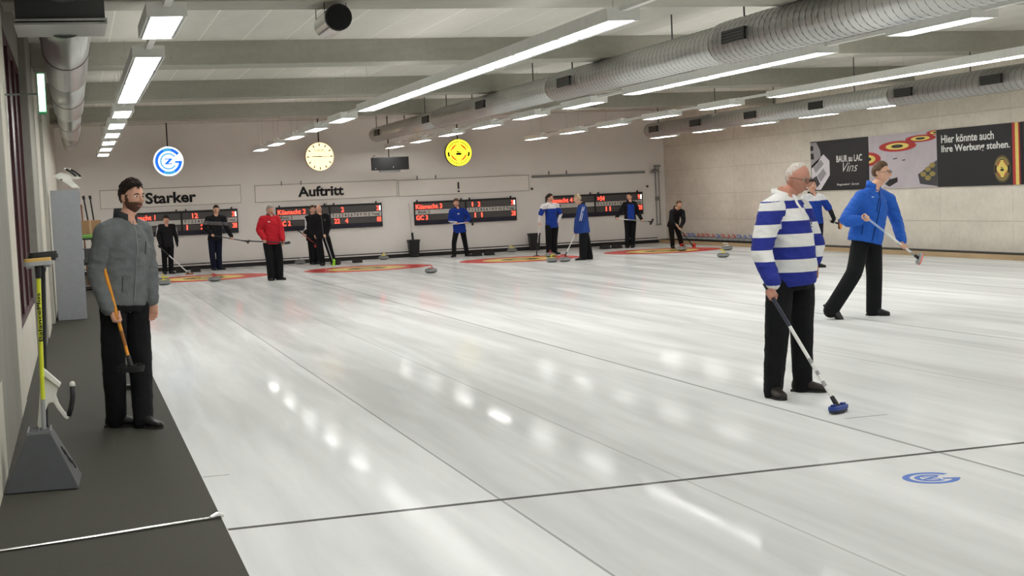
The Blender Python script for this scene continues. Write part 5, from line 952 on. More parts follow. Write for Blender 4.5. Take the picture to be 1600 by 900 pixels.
    for S in 'RL':
        h, k, a = J['hip' + S], J['kn' + S], J['an' + S]
        if flatfoot['an' + S]: aa = a + V((0, 0, -0.045 * s))
        else: aa = a + (a - k).normalized() * 0.075
        seg_tube(bm, [h, k, aa], [tr[0] * lB, tr[1] * lB, tr[2] * lB])
    me = remesh(bm, vox, 3)
    if near: wrinkle(me, 0.004, (10, 10, 7), 3.1, 0.0015)
    finish('trousers', me, st['trousers'], t, base)
    # ---- shoes
    for S in 'RL':
        fa = math.radians(D_['feet'].get(S, D_['a'])); fd = V((math.sin(fa), -math.cos(fa), 0)); sd = V((0, 0, 1)).cross(fd)
        a = J['an' + S]; u = V((0, 0, 1)); o = V((a.x, a.y, 0.0))
        if not flatfoot['an' + S]:
            ang = 0.75; fd2 = fd * math.cos(ang) - u * math.sin(ang); u = u * math.cos(ang) + fd * math.sin(ang); fd = fd2; o = a - u * 0.085 * s
        q = lambda x, z: o + fd * (x * s) + u * (z * s)
        bm = BM(); tube(bm, [q(-0.085, 0.045), q(-0.075, 0.05), q(-0.03, 0.058), q(0.03, 0.055), q(0.09, 0.043), q(0.15, 0.034), q(0.185, 0.030), q(0.198, 0.028)], [(0.018 * s, 0.022 * s), (0.034 * s, 0.042 * s), (0.040 * s, 0.052 * s), (0.040 * s, 0.048 * s), (0.047 * s, 0.036 * s), (0.046 * s, 0.026 * s), (0.032 * s, 0.020 * s), (0.012 * s, 0.010 * s)], 16, fr=(sd, u))
        tube(bm, [q(-0.02, 0.07), q(-0.022, 0.125)], [(0.036 * s, 0.044 * s), (0.036 * s, 0.042 * s)], 14, fr=(sd, fd))
        me = remesh(bm, min(vox, 0.008), 1); so = finish('shoe', me, st.get('shoe', M_SHOE), t, base)
        bm = BM(); prism(bm, [(-0.088 * s, -0.028 * s), (-0.06 * s, -0.036 * s), (0.06 * s, -0.044 * s), (0.13 * s, -0.046 * s), (0.185 * s, -0.03 * s), (0.2 * s, 0), (0.185 * s, 0.03 * s), (0.13 * s, 0.046 * s), (0.06 * s, 0.044 * s), (-0.06 * s, 0.036 * s), (-0.088 * s, 0.028 * s)], Matrix(((fd.x, sd.x, u.x, o.x + base.x), (fd.y, sd.y, u.y, o.y + base.y), (fd.z, sd.z, u.z, o.z + base.z), (0, 0, 0, 1))), 0.018 * s); obj('sole', bm, M_SOLE, so)
        if near:
            bm = BM()
            for k in range(3): tube(bm, [q(0.045 + 0.028 * k, 0.098 - 0.016 * k) + sd * 0.02 * s, q(0.05 + 0.028 * k, 0.104 - 0.016 * k), q(0.045 + 0.028 * k, 0.098 - 0.016 * k) - sd * 0.02 * s], 0.003, 6)
            obj('laces', shift(fixn(bm), base), M_BLACK, so)
    # ---- jacket / shirt
    sec = st.get('sect') or [(-0.14, 0.194, 0.142, 0.0), (0.0, 0.190, 0.138, 0.0), (0.2, 0.178, 0.126, 0.0), (0.45, 0.172, 0.120, 0.0), (0.66, 0.182, 0.122, 0.005), (0.80, 0.170, 0.113, 0.0), (0.92, 0.112, 0.09, -0.01), (1.0, 0.075, 0.07, -0.01)]
    tw = st.get('torsoW', 1.0)
    def sect(tt):
        for i in range(len(sec) - 1):
            if sec[i][0] <= tt <= sec[i + 1][0] or i == len(sec) - 2:
                u = min(1, max(0, (tt - sec[i][0]) / (sec[i + 1][0] - sec[i][0]))); u = u * u * (3 - 2 * u)
                q = [sec[i][k] * (1 - u) + sec[i + 1][k] * u for k in range(4)]; break
        w = min(1, max(0, tt)); r = rb.lerp(rt, w).normalized(); f = up.cross(r).normalized()
        return P + (N - P) * tt + f * q[3] * B, r, f, q[1] * B * tw, q[2] * B
    bm = BM(); pts, rads, frs = [], [], []
    nn = 22; t0 = sec[0][0]
    for i in range(nn + 1):
        c_, r_, f_, w_, d_ = sect(t0 + (1 - t0) * i / nn); pts.append(c_); rads.append((w_, d_)); frs.append((r_, f_))
    tube(bm, pts, rads, 28, fr=frs)
    sl = st.get('sleeve', (0.082, 0.066, 0.050))
    for S in 'RL':
        sh, el, wr = J['sh' + S], J['el' + S], J['wr' + S]; end = wr - (wr - el).normalized() * st.get('cuffback', 0.005)
        if st.get('short', False): end = None
        if end is None:
            e2 = sh.lerp(el, 0.8); seg_tube(bm, [sh, sh.lerp(el, 0.4), e2], [sl[0] * B, sl[1] * B * 1.06, sl[1] * B * 1.08])
        else: seg_tube(bm, [sh, el, end], [sl[0] * B, sl[1] * B, sl[2] * s])
        tube(bm, [N.lerp(sh, 0.15) - up * 0.03, N.lerp(sh, 0.55) - up * 0.012, sh], [0.064 * B, 0.07 * B, sl[0] * B], 14)
    me = remesh(bm, vox, 12 if near else 6)
    wrinkle(me, 0.006 if near else 0.005, (7, 7, 15), len(key) * 1.7, 0.002 if near else 0)
    tops = st['top']; matlist = [m for m in (tops if isinstance(tops, list) else [tops])]
    if st.get('sepsleeve'): pass
    jk = finish(st.get('topname', 'jacket'), me, matlist, t, base)
    zone = st.get('zone')
    if zone:
        idx = []
        for p in jk.data.polygons:
            c_ = p.center; tt = (c_ - P).dot(up) / (N - P).length; cc, r_, f_, w_, d_ = sect(tt); v = c_ - cc
            e = math.sqrt((v.dot(r_) / max(w_, 0.05)) ** 2 + (v.dot(f_) / max(d_, 0.05)) ** 2)
            dS = min(((c_ - J['sh' + S]).dot((J['el' + S] - J['sh' + S]).normalized())) if (c_ - J['sh' + S]).length < 0.75 * s and (v.dot(r_) > 0) == (S == 'R') else -9 for S in ('R' if v.dot(r_) > 0 else 'L'))
            idx.append(zone(c_, tt, v.dot(r_) / B, v.dot(f_) / B, (e > 1.12 and tt < 0.93), dS))
        jk.data.polygons.foreach_set('material_index', idx)
    if st.get('bands'):
        zt, zs = st['bands']; vals = []
        for v_ in jk.data.vertices:
            c_ = v_.co; tt = (c_ - P).dot(up) / (N - P).length; cc, r_, f_, w_, d_ = sect(tt); v = c_ - cc
            e = math.sqrt((v.dot(r_) / max(w_, 0.05)) ** 2 + (v.dot(f_) / max(d_, 0.05)) ** 2)
            S_ = 'R' if v.dot(r_) > 0 else 'L'; sh_ = J['sh' + S_]; dsl = (c_ - sh_).dot((J['el' + S_] - sh_).normalized()); lat = abs((sh_ - (P + (N - P) * 0.85)).dot(rt))
            
            dmin = 9.0
            for a_, b_ in (('sh', 'el'), ('el', 'wr')):
                A_, B_ = J[a_ + S_], J[b_ + S_]; u_ = max(0, min(1, (c_ - A_).dot(B_ - A_) / (B_ - A_).length_squared)); dmin = min(dmin, (c_ - A_.lerp(B_, u_)).length)
            lv = zs if (tt < 0.93 and dmin < 0.115 and (e > 1.03 or (abs(v.dot(r_)) > 0.95 * lat and tt > 0.62))) else zt
            vals.append(float(np.interp(-c_.z, [-z for z in lv], range(len(lv)))))
        at_ = jk.data.attributes.new('band', 'FLOAT', 'POINT'); at_.data.foreach_set('value', vals)
    # collar
    if st.get('collar'):
        cm, ch = st['collar']; bm = BM(); pts = []
        f2 = f_t
        lo, hi = [], []
        for q in range(25):
            a = math.radians(-60 + 300 * q / 24) + math.pi / 2 + math.radians(30)
            a = math.pi / 2 + math.radians(24) + (2 * math.pi - math.radians(48)) * q / 24
            dirv = rt * math.cos(a) + f2 * math.sin(a); open_ = abs(q - 12) / 12.0
            lo.append(N - up * 0.015 + dirv * 0.082 * s - f2 * 0.012 - up * 0.03 * max(0, math.sin(a))); hi.append(N + up * (ch * (1 - 0.15 * open_)) + dirv * 0.074 * s - f2 * 0.018 - up * 0.035 * max(0, math.sin(a)))
        vs0 = [bm.verts.new(p + base) for p in lo]; vs1 = [bm.verts.new(p + base) for p in hi]
        vo0 = [bm.verts.new(p + base + (p - N).normalized() * 0.011) for p in lo]; vo1 = [bm.verts.new(p + base + (p - N - up * ch).normalized() * 0.011) for p in hi]
        for i in range(24):
            bm.faces.new((vs0[i], vs0[i + 1], vs1[i + 1], vs1[i])); bm.faces.new((vo0[i], vo1[i], vo1[i + 1], vo0[i + 1])); bm.faces.new((vs1[i], vs1[i + 1], vo1[i + 1], vo1[i])); bm.faces.new((vs0[i], vo0[i], vo0[i + 1], vs0[i + 1]))
        bm.faces.new((vs0[0], vs1[0], vo1[0], vo0[0])); bm.faces.new((vs0[-1], vo0[-1], vo1[-1], vs1[-1]))
        obj('collar', fixn(bm), cm, jk, smooth=True)
    def front(tt, xr, extra=0.012):
        cc, r_, f_, w_, d_ = sect(tt); u = max(-1, min(1, xr)); return base + cc + r_ * (w_ * u) + f_ * (d_ * math.sqrt(1 - u * u) + extra)
    if st.get('zip'):
        zm, z0, z1 = st['zip']; bm = BM(); tube(bm, [front(z0 + (z1 - z0) * q / 16, 0.0, 0.006) for q in range(17)], 0.0045 * s, 6); obj('zip', fixn(bm), zm, jk)
    for (tt, xr, w_, h_, m_, nm) in st.get('patch', []):
        c0 = front(tt, xr, 0.006); c1 = front(tt, xr + 0.05, 0.006); r_ = (c1 - c0).normalized(); n_ = r_.cross(up).normalized()
        if n_.dot(f_t) < 0: n_ = -n_
        Mp = Matrix(((r_.x, up.x, n_.x, c0.x), (r_.y, up.y, n_.y, c0.y), (r_.z, up.z, n_.z, c0.z), (0, 0, 0, 1)))
        bm = BM(); prism(bm, [(-w_ / 2, -h_ / 2), (w_ / 2, -h_ / 2), (w_ / 2, h_ / 2), (-w_ / 2, h_ / 2)], Mp, 0.003); obj(nm, bm, m_, jk)
    if st.get('cuff'):
        for S in 'RL':
            d = (J['wr' + S] - J['el' + S]).normalized(); w = J['wr' + S] + base; bm = BM(); tube(bm, [w - d * 0.07, w - d * 0.055, w - d * 0.01, w - d * 0.004], [sl[2] * s * 0.96, sl[2] * s * 1.07, sl[2] * s * 1.03, sl[2] * s * 0.9], 16); obj('cuff', fixn(bm), st['cuff'], jk, smooth=True)
    if st.get('undersleeve'):
        for S in 'RL':
            bm = BM(); seg_tube(bm, [J['sh' + S].lerp(J['el' + S], 0.6), J['el' + S], J['wr' + S]], [0.05 * B, 0.05 * B, 0.04 * s]); me2 = remesh(bm, vox, 1); finish('undershirt_sleeve', me2, st['undersleeve'], t, base)
    for fn in st.get('extra', []): fn(t, jk, base, J, front, up, rt, f_t, s)
    return t
def shift(bm, base):
    for v in bm.verts: v.co += base
    return bm
def bw(key, i):
    D_ = PEOPLE[key]; return V(D_['broom'][i]) + V((D_['base'][0], D_['base'][1], 0))
def onbar(key, S, f=None):
    """nearest point of the broom handle to the wrist, plus its axis"""
    D_ = PEOPLE[key]; a, b = bw(key, 0), bw(key, 1); w = V(D_['J']['wr' + S]) + V((D_['base'][0], D_['base'][1], 0)); ax = (b - a).normalized()
    tt = (w - a).dot(ax); tt = max(0.06, min(tt + 0.02, (b - a).length - 0.08)) if f is None else f * (b - a).length
    return (a + ax * tt, ax)
# hands meet the handle: move each gripping wrist to a hand's length from the bar
def meet(key, S, f=None):
    g, ax = onbar(key, S, f); D_ = PEOPLE[key]; b = V((D_['base'][0], D_['base'][1], 0)); el = V(D_['J']['el' + S]) + b; w = V(D_['J']['wr' + S]) + b
    v = (el.lerp(w, 0.5) - g); v = v - ax * v.dot(ax) * 0.75; v = v.normalized() if v.length > 1e-5 else V((0, 0, 1))
    D_['J']['wr' + S] = list(g + v * 0.075 * D_['hh'] / 0.25 - b); return (g, ax)
M_DKTR = cloth('trousers_black', (21, 22, 24), var=0.12); M_NVTR = cloth('trousers_navy', (26, 30, 48)); M_HBR = cloth('hair_dark_brown', (44, 33, 27), 0.6, 0.35, 30, 0.6, 90); M_HGR = cloth('hair_grey', (150, 144, 136), 0.6, 0.25, 30, 0.5, 90); M_HWH = cloth('hair_white', (196, 190, 182), 0.6, 0.2, 30, 0.5, 90); M_HMB = cloth('hair_mid_brown', (92, 72, 54), 0.6, 0.3, 30, 0.5, 90)
M_BRDK = flat('brow_dark', (50, 36, 30), 0.8); M_GLAS = flat('glasses_frame', (40, 30, 26), 0.4)
M_GREYJ = cloth('jacket_grey', (104, 108, 109), 0.8, 0.16, 14, 0.3, 120); M_GREYD = cloth('jacket_grey_collar', (58, 60, 62)); M_ZIPG = flat('zip_grey', (120, 122, 122), 0.4, 0.4)
# --- man in grey on the walkway
gR = meet('grey', 'R', 0.52)
person('grey', 'bearded man in grey zip jacket and black trousers on the walkway', dict(vox=0.0075, bvox=0.0055, build=1.03, skin='fair', hair=(M_HBR, 'short', 0.85), beard=cloth('beard_brown', (92, 66, 54), 0.8, 0.3, 40, 0.5, 120), brow=M_BRDK,
    top=M_GREYJ, trousers=M_DKTR, collar=(M_GREYD, 0.075), zip=(M_ZIPG, -0.12, 0.97), grip={'R': gR}, legs=(0.097, 0.084, 0.070), sleeve=(0.078, 0.063, 0.048), cuff=M_GREYJ,
    sect=[(-0.03, 0.168, 0.122, 0.0), (0.03, 0.172, 0.126, 0.0), (0.2, 0.166, 0.122, 0.005), (0.45, 0.172, 0.122, 0.005), (0.68, 0.186, 0.124, 0.008), (0.80, 0.160, 0.112, 0.0), (0.92, 0.104, 0.09, -0.01), (1.0, 0.075, 0.07, -0.01)],
    patch=[(0.66, -0.42, 0.008, 0.10, M_GREYD, 'pocket_zip'), (0.22, 0.55, 0.008, 0.12, M_GREYD, 'pocket_zip')]))
broom('orange-shafted broom held under the arm of the man in grey', bw('grey', 0), bw('grey', 1), M_ORSH, M_BLACK, None, M_BLACK, 0.20, (1, 0.1, 0.05), (0.05, -0.2, 1), bands=[(0.66, 0.80, flat('broom_orange_dark', (150, 92, 24), 0.4)), (0.93, 0.97, M_WSH)])
sb = thing('stored_broom', 'black broom head lying on the walkway behind the man in grey', 'broom', (0.36, 14.0, 0.0))
obj('head_plate', xbox(0.26, 0.46, 13.96, 14.04, 0.02, 0.05, bev=0.01), M_BLACK, sb); obj('pad', xbox(0.27, 0.45, 13.965, 14.035, 0.0, 0.02), M_RUB, sb); obj('shaft', fixn(tube(BM(), [(0.36, 14.0, 0.045), (0.34, 15.2, 0.03)], 0.0135, 10)), M_GSH, sb)
# --- man in striped rugby shirt
zlev = lambda ys: [1.68 + (286.0 - y) * 0.00505 for y in ys]
rug = bpy.data.materials.new('rugby_stripes'); rug.use_nodes = True; _n = rug.node_tree; _b = _n.nodes['Principled BSDF']; _b.inputs['Roughness'].default_value = 0.85; _b.inputs['Specular IOR Level'].default_value = 0.2
_a = _n.nodes.new('ShaderNodeAttribute'); _a.attribute_name = 'band'; _h = _n.nodes.new('ShaderNodeMath'); _h.operation = 'MULTIPLY'; _h.inputs[1].default_value = 0.5; _f = _n.nodes.new('ShaderNodeMath'); _f.operation = 'FRACT'; _g = _n.nodes.new('ShaderNodeMath'); _g.operation = 'GREATER_THAN'; _g.inputs[1].default_value = 0.5
_m = _n.nodes.new('ShaderNodeMix'); _m.data_type = 'RGBA'; _m.inputs[6].default_value = (*srgb(226, 226, 224), 1); _m.inputs[7].default_value = (*srgb(44, 54, 140), 1)
_n.links.new(_a.outputs['Fac'], _h.inputs[0]); _n.links.new(_h.outputs[0], _f.inputs[0]); _n.links.new(_f.outputs[0], _g.inputs[0]); _n.links.new(_g.outputs[0], _m.inputs[0]); _n.links.new(_m.outputs[2], _b.inputs['Base Color'])
_w = _n.nodes.new('ShaderNodeTexNoise'); _w.inputs['Scale'].default_value = 90; _bp = _n.nodes.new('ShaderNodeBump'); _bp.inputs['Strength'].default_value = 0.15; _bp.inputs['Distance'].default_value = 0.01; _n.links.new(_w.outputs['Fac'], _bp.inputs['Height']); _n.links.new(_bp.outputs[0], _b.inputs['Normal'])
M_SHW = cloth('rugby_white', (226, 226, 224)); M_SHB = cloth('rugby_blue', (44, 54, 140))
gS = meet('stripe', 'R', 0.04)
def placket(t, jk, base, J, front, up, rt, f_t, s):
    bm = BM(); 
    for q in range(10):
        a, b = front(0.70 + 0.027 * q, -0.08, 0.008), front(0.70 + 0.027 * (q + 1), -0.08, 0.008); tube(bm, [a, b], [(0.016, 0.004)] * 2, 8, fr=(rt, f_t))
    obj('placket', fixn(bm), M_SHW, jk)
    c0 = front(0.66, -0.55, 0.010); bm = BM(); n_ = (f_t - rt * 0.4).normalized(); r_ = up.cross(n_).normalized()
    Mp = Matrix(((r_.x, up.x, n_.x, c0.x), (r_.y, up.y, n_.y, c0.y), (r_.z, up.z, n_.z, c0.z), (0, 0, 0, 1)))
    ring2d(bm, Mp, 0.012, 0.02, 0, 2 * math.pi, 0.002, 14, 0.8, 1.2); prism(bm, [(-0.008, -0.012), (0.008, -0.012), (0.008, 0.012), (-0.008, 0.012)], Mp, 0.002); prism(bm, [(-0.022, -0.042), (0.022, -0.042), (0.022, -0.034), (-0.022, -0.034)], Mp, 0.002); obj('chest_badge', bm, flat('badge_navy', (60, 64, 92), 0.7), jk)
person('stripe', 'grey-haired man with glasses in blue and white striped rugby shirt', dict(vox=0.0075, bvox=0.0055, build=1.08, skin='pink', hair=(M_HWH, 'receding', 0.12), glasses=M_GLAS, brow=M_HGR,
    top=[rug], topname='rugby_shirt', trousers=M_DKTR, collar=(M_SHW, 0.055), grip={'R': gS}, legs=(0.096, 0.080, 0.066), sleeve=(0.086, 0.074, 0.056), cuff=M_SHB, cuffback=0.02, torsoW=0.88,
    bands=(zlev([262, 316, 328, 347, 367, 387, 406, 426, 450]), zlev([300, 330, 351, 370, 389, 406, 440])), shoe=flat('brown_black_shoe', (40, 33, 30), 0.5),
    sect=[(-0.05, 0.190, 0.150, 0.015), (0.03, 0.195, 0.156, 0.02), (0.2, 0.192, 0.158, 0.03), (0.42, 0.190, 0.152, 0.025), (0.66, 0.192, 0.140, 0.012), (0.80, 0.166, 0.118, 0.0), (0.92, 0.11, 0.092, -0.01), (1.0, 0.078, 0.072, -0.01)], extra=[placket]))
broom('white and navy broom with blue head held by the striped-shirt man', bw('stripe', 0) - (bw('stripe', 1) - bw('stripe', 0)).normalized() * 0.06, bw('stripe', 1) + V((0, 0, 0.02)), M_NAVSH, M_BLHEAD, M_WSH, M_NAVSH, 0.205, (1, 0.55, 0), (0, 0, 1), headw=0.08, bands=[(0.62, 0.66, M_GSH), (0.72, 0.75, M_GSH), (0.80, 0.84, M_GSH)])
# --- man in blue jacket
M_BLJ = cloth('jacket_blue', (38, 92, 184), 0.7, 0.10); M_BLD = cloth('jacket_blue_dark', (20, 34, 74))
gB1 = meet('blue', 'R', 0.03); gB2 = meet('blue', 'L', 0.70)
def blogo(t, jk, base, J, front, up, rt, f_t, s):
    bm = BM(); tube(bm, [front(0.80, 0.62, 0.012), front(0.805, 0.5, 0.012)], [(0.006, 0.003), (0.012, 0.003)], 8); obj('chest_logo', fixn(bm), M_WHITEP, jk)
    bm = BM(); tube(bm, [front(0.79, -0.35, 0.012), front(0.79, -0.5, 0.012)], [(0.004, 0.003), (0.004, 0.003)], 8); obj('chest_lettering', fixn(bm), flat('logo_paleblue', (130, 160, 210), 0.6), jk)
person('blue', 'man with glasses in bright blue jacket striding across the ice', dict(vox=0.009, bvox=0.0065, build=1.0, skin='pale', hair=(M_HMB, 'short', 0.75), glasses=flat('glasses_brown', (70, 46, 34), 0.4), brow=M_HMB,
    top=M_BLJ, trousers=M_DKTR, collar=(M_BLJ, 0.085), zip=(M_BLD, -0.10, 0.99), grip={'R': gB1, 'L': gB2}, legs=(0.104, 0.092, 0.086), sleeve=(0.084, 0.070, 0.055), cuff=M_BLJ, torsoW=1.0,
    sect=[(-0.06, 0.205, 0.145, 0.0), (0.03, 0.208, 0.148, 0.0), (0.2, 0.204, 0.146, 0.005), (0.45, 0.205, 0.142, 0.008), (0.68, 0.210, 0.135, 0.008), (0.80, 0.175, 0.118, 0.0), (0.92, 0.112, 0.092, -0.01), (1.0, 0.078, 0.072, -0.01)],
    patch=[(0.66, 0.16, 0.010, 0.17, M_BLD, 'pocket_zip'), (0.14, 0.66, 0.010, 0.11, M_BLD, 'pocket_zip')], extra=[blogo], shoe=flat('sport_shoe_black', (26, 26, 28), 0.5)))
broom('blue and white broom with pink pad carried by the man in blue', bw('blue', 0), bw('blue', 1), flat('broom_pale_blue', (150, 172, 212), 0.35), M_GSH, M_WSH, M_PINK, 0.17, (0.35, 0.5, 1), (-0.8, 0.1, 0.55), bands=[(0.0, 0.10, M_NAVSH), (0.84, 0.95, M_GSH)])
# --- smaller figures
WHV = cloth('shirt_white', (222, 222, 226)); RBL = cloth('shirt_royal_blue', (30, 62, 150)); BLK = cloth('jacket_black', (28, 28, 31)); GRYB = cloth('jacket_midgrey', (96, 96, 98)); REDJ = cloth('jacket_red', (186, 34, 46)); RYB = cloth('jacket_royal', (28, 58, 146)); DBJ = cloth('jacket_steel_blue', (40, 66, 134)); BLSL = cloth('sleeve_black', (30, 30, 33))
gK = meet('back', 'L', 0.30)
person('back', 'man in white and blue shirt with black sleeves behind the striped shirt', dict(vox=0.011, skin='fair', hair=(M_HBR, 'short', 1.0), brow=M_BRDK, top=[RBL, WHV, BLSL], topname='shirt', trousers=M_NVTR, grip={'L': gK}, gloves='RL', collar=(BLSL, 0.05), short=True, undersleeve=BLSL,
    zone=lambda c, tt, x, y, sl, d: 1 if tt > 0.74 and d < 0.10 else 0))
broom('short-looking broom with orange pad held by the man in white and blue by the wall', bw('back', 0), bw('back', 1), M_GSH, M_BLACK, None, M_ORPAD, 0.20, (0, 0.1, 1), (-0.5, 0.8, 0))
gW = meet('w262', 'R', 0.05)
person('w262', 'woman in black tracksuit with white sleeve stripes in the leftmost house', dict(build=0.98, skin='fair', hair=(M_HBR, 'short', 1.0), bun=True, top=[BLK, WHV], trousers=M_DKTR, gloves='RL', grip={'R': gW}, collar=(WHV, 0.03), sleeve=(0.078, 0.06, 0.048),
    zone=lambda c, tt, x, y, sl, d: 1 if (sl and abs(x) > 0.20 and d > 0.0 and abs(y) < 0.05) else 0))
broom('white broom with orange pad held by the woman in the tracksuit', bw('w262', 0), bw('w262', 1), M_BLACK, M_BROWNP, M_WSH, M_ORPAD, 0.20, (1, -0.2, 0), (0, 0, 1))
g1 = meet('m337', 'R', 0.10); g2 = meet('m337', 'L', 0.58)
person('m337', 'tall man in black pullover with grey chest band by the leftmost scoreboard', dict(build=1.02, skin='pale', hair=(M_HBR, 'crop', 0.8), top=[BLK, GRYB], topname='pullover', trousers=M_NVTR, grip={'R': g1, 'L': g2}, collar=(BLK, 0.04), shoe=flat('navy_shoe', (24, 28, 52), 0.5),
    zone=lambda c, tt, x, y, sl, d: 1 if 0.56 < tt < 0.72 and (not sl or d < 0.22) else 0))
broom('dark broom held level by the tall man in the black pullover', bw('m337', 0), bw('m337', 1), M_NAVSH, M_BLACK, None, M_BROWNP, 0.19, (0.2, 1, 0.5), (-0.7, 0, 0.7))
g1 = meet('red', 'R', 0.52); g2 = meet('red', 'L', 0.93)
person('red', 'grey-haired man in red jacket and black trousers', dict(build=1.02, skin='pink', hair=(M_HGR, 'crop', 0.8), top=REDJ, trousers=M_DKTR, grip={'R': g1}, collar=(cloth('collar_dark', (40, 26, 34)), 0.06), legs=(0.112, 0.098, 0.088), sleeve=(0.088, 0.075, 0.054),
    patch=[(0.76, 0.5, 0.05, 0.016, M_WHITEP, 'chest_logo')]))
broom('black broom with grey-blue pad held level by the man in red', bw('red', 0), bw('red', 1), M_BLACK, M_BLACK, None, M_GREYPAD, 0.20, (1, -0.6, 0.3), (-0.2, -0.3, 0.9))
g1 = meet('dark490', 'R', 0.45)
person('dark490', 'person in black with white sleeve stripe, half hidden behind the bald man', dict(skin='fair', hair=(M_HMB, 'short', 0.9), top=[BLK, WHV], trousers=M_DKTR, grip={'R': g1}, collar=(BLK, 0.04), zone=lambda c, tt, x, y, sl, d: 1 if (sl and x > 0.20 and d > 0.0 and abs(y) < 0.03) else 0))
broom('dark red broom held at a slant by the half hidden person', bw('dark490', 0), bw('dark490', 1), M_RUB, M_REDPAD, flat('broom_dark_red', (140, 44, 40), 0.4), M_REDPAD, 0.16, (0.2, 0.2, 1), (-0.6, 0.5, 0.3))
g1 = meet('bald', 'L', 0.03)
person('bald', 'bald man in black jacket standing astride with a lime broom', dict(build=1.04, skin='pale', top=BLK, trousers=M_DKTR, grip={'L': g1}, collar=(BLK, 0.05), zip=(M_ZIPG, -0.1, 0.95), patch=[(0.72, -0.45, 0.06, 0.03, GRYB, 'chest_logo')], sleeve=(0.088, 0.07, 0.052), legs=(0.105, 0.085, 0.074)))
broom('grey broom with lime green head held by the bald man', bw('bald', 0), bw('bald', 1), M_GSH, M_LIME, None, M_LIME, 0.22, (0.05, 0.0, 1), (-0.9, -0.3, 0.1), headw=0.09)
g1 = meet('blue720', 'R', 0.30); g2 = meet('blue720', 'L', 0.72)
person('blue720', 'man in royal blue jacket standing below the exclamation mark', dict(build=1.0, skin='fair', hair=(M_HMB, 'short', 1.2), top=[RYB, WHV], trousers=M_DKTR, grip={'R': g1, 'L': g2}, collar=(cloth('collar_navy', (18, 22, 48)), 0.06), sect=[(-0.20, 0.195, 0.138, 0.0), (0.0, 0.19, 0.134, 0.0), (0.2, 0.182, 0.13, 0.0), (0.45, 0.18, 0.126, 0.0), (0.66, 0.19, 0.125, 0.005), (0.80, 0.188, 0.115, 0.0), (0.92, 0.13, 0.092, -0.01), (1.0, 0.075, 0.07, -0.01)],
    patch=[(0.72, 0.15, 0.05, 0.03, M_WHITEP, 'chest_logo')], zone=lambda c, tt, x, y, sl, d: 1 if (sl and x > 0 and 0.27 < d < 0.31) else 0, legs=(0.092, 0.072, 0.062)))
broom('white broom with black head held level by the man in royal blue', bw('blue720', 0), bw('blue720', 1), M_WSH, M_BLACK, M_WSH, M_BLACK, 0.20, (0.1, 0.2, 1), (-1, 0.2, 0))
g1 = meet('m858', 'R', 0.04)
person('m858', 'dark-haired man in white and blue shirt facing right with hand on hip', dict(build=1.04, skin='fair', hair=(M_HBR, 'short', 1.0), top=[RBL, WHV], topname='shirt', trousers=M_DKTR, grip={'R': g1}, collar=(WHV, 0.03), short=True, undersleeve=WHV, zone=lambda c, tt, x, y, sl, d: 1 if tt > 0.74 and d < 0.06 else 0, legs=(0.105, 0.088, 0.074)))
broom('white and black broom held upright by the man in white and blue', bw('m858', 0), bw('m858', 1), M_WSH, M_BLACK, M_GSH, M_BROWNP, 0.19, (1, 0.2, 0), (0, 0, 1), bands=[(0.6, 0.95, M_RUB)])
g1 = meet('m905', 'L', 0.04)
def stripes(t, jk, base, J, front, up, rt, f_t, s):
    for k in (-1, 1):
        bm = BM(); pts = []
        sh, el = J['shL'], J['elL']
        for q in range(9):
            p = sh.lerp(el, -0.12 + 1.25 * q / 8); out = (-rt); pts.append(base + p + out * 0.098 + V((0.02 * k, 0, 0)))
        tube(bm, pts, [(0.008, 0.004)] * 9, 6, fr=((1, 0, 0), (0, 1, 0))); obj('sleeve_stripe', fixn(bm), WHV, jk)
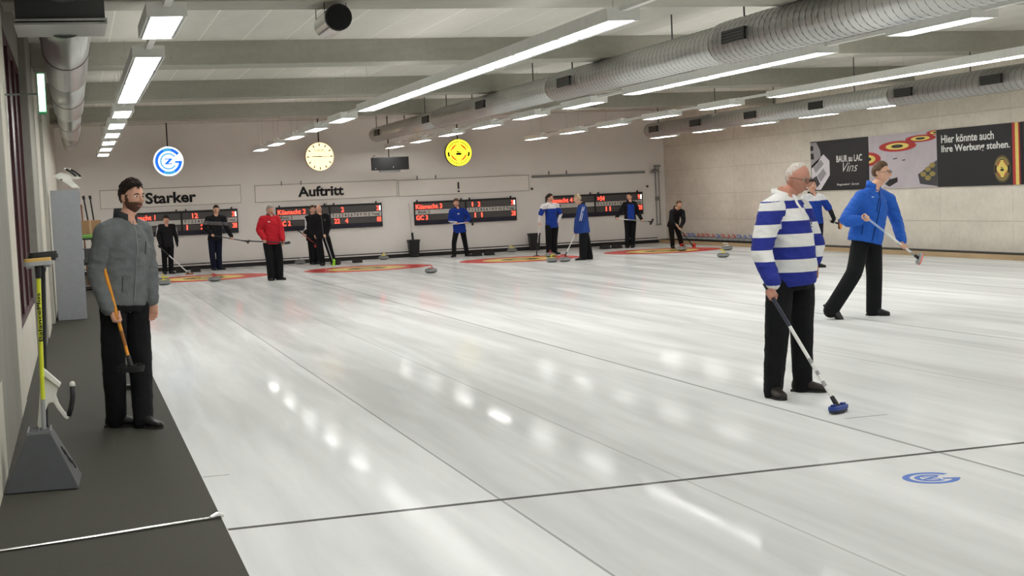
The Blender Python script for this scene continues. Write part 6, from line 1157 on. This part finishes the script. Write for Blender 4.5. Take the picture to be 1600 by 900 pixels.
person('m905', 'fair-haired man in steel blue jacket with white sleeve stripes seen from behind', dict(build=1.06, skin='pale', hair=(cloth('hair_sandy', (176, 156, 128), 0.7, 0.2, 30), 'crop', 0.6), top=DBJ, trousers=M_DKTR, grip={'L': g1}, collar=(BLK, 0.05), sect=[(-0.10, 0.20, 0.16, 0.0), (0.0, 0.2, 0.158, 0.0), (0.2, 0.192, 0.15, 0.0), (0.45, 0.188, 0.14, 0.0), (0.66, 0.188, 0.132, 0.0), (0.80, 0.172, 0.116, 0.0), (0.92, 0.115, 0.092, -0.01), (1.0, 0.08, 0.075, -0.01)], sleeve=(0.092, 0.082, 0.062), extra=[stripes], legs=(0.11, 0.096, 0.088)))
broom('white broom with red socket held by the man seen from behind', bw('m905', 0), bw('m905', 1) + V((0, 0, 0.0)), M_WSH, M_REDPAD, M_WSH, M_REDPAD, 0.17, (0.6, 0.2, 0.6), (-0.3, 0.0, 1), bands=[(0.78, 0.92, M_RUB)])
g1 = meet('m984', 'R', 0.05); g2 = meet('m984', 'L', 0.74)
person('m984', 'person in black jacket with blue front below the rightmost scoreboard', dict(build=0.98, skin='fair', hair=(M_HBR, 'short', 0.9), top=[BLK, RBL], trousers=M_DKTR, grip={'R': g1, 'L': g2}, collar=(BLK, 0.05), zone=lambda c, tt, x, y, sl, d: 1 if (abs(x) < 0.11 and y > 0 and -0.05 < tt < 0.82 and not sl) else 0, legs=(0.098, 0.08, 0.074)))
broom('white broom with black head held level by the person in black and blue', bw('m984', 0), bw('m984', 1), M_WSH, M_BLACK, M_GSH, M_BLACK, 0.20, (0.5, 0.2, 0.8), (-0.8, 0.2, 0.5))
g1 = meet('w1058', 'R', 0.10); g2 = meet('w1058', 'L', 0.22)
person('w1058', 'woman in black bending over a red broom in the rightmost house', dict(build=1.0, skin='pale', hair=(M_HMB, 'long', 1.0), bun=True, top=BLK, trousers=M_DKTR, grip={'R': g1, 'L': g2}, collar=(BLK, 0.05), legs=(0.10, 0.08, 0.066), legB=0.95))
broom('grey broom with flat red head held by the bending woman', bw('w1058', 0), bw('w1058', 1), M_GSH, M_REDPAD, M_RUB, M_REDPAD, 0.22, (0.1, 0, 1), (-0.8, -0.5, 0.2), headw=0.09)

bpy.data.scenes.remove(TMP)
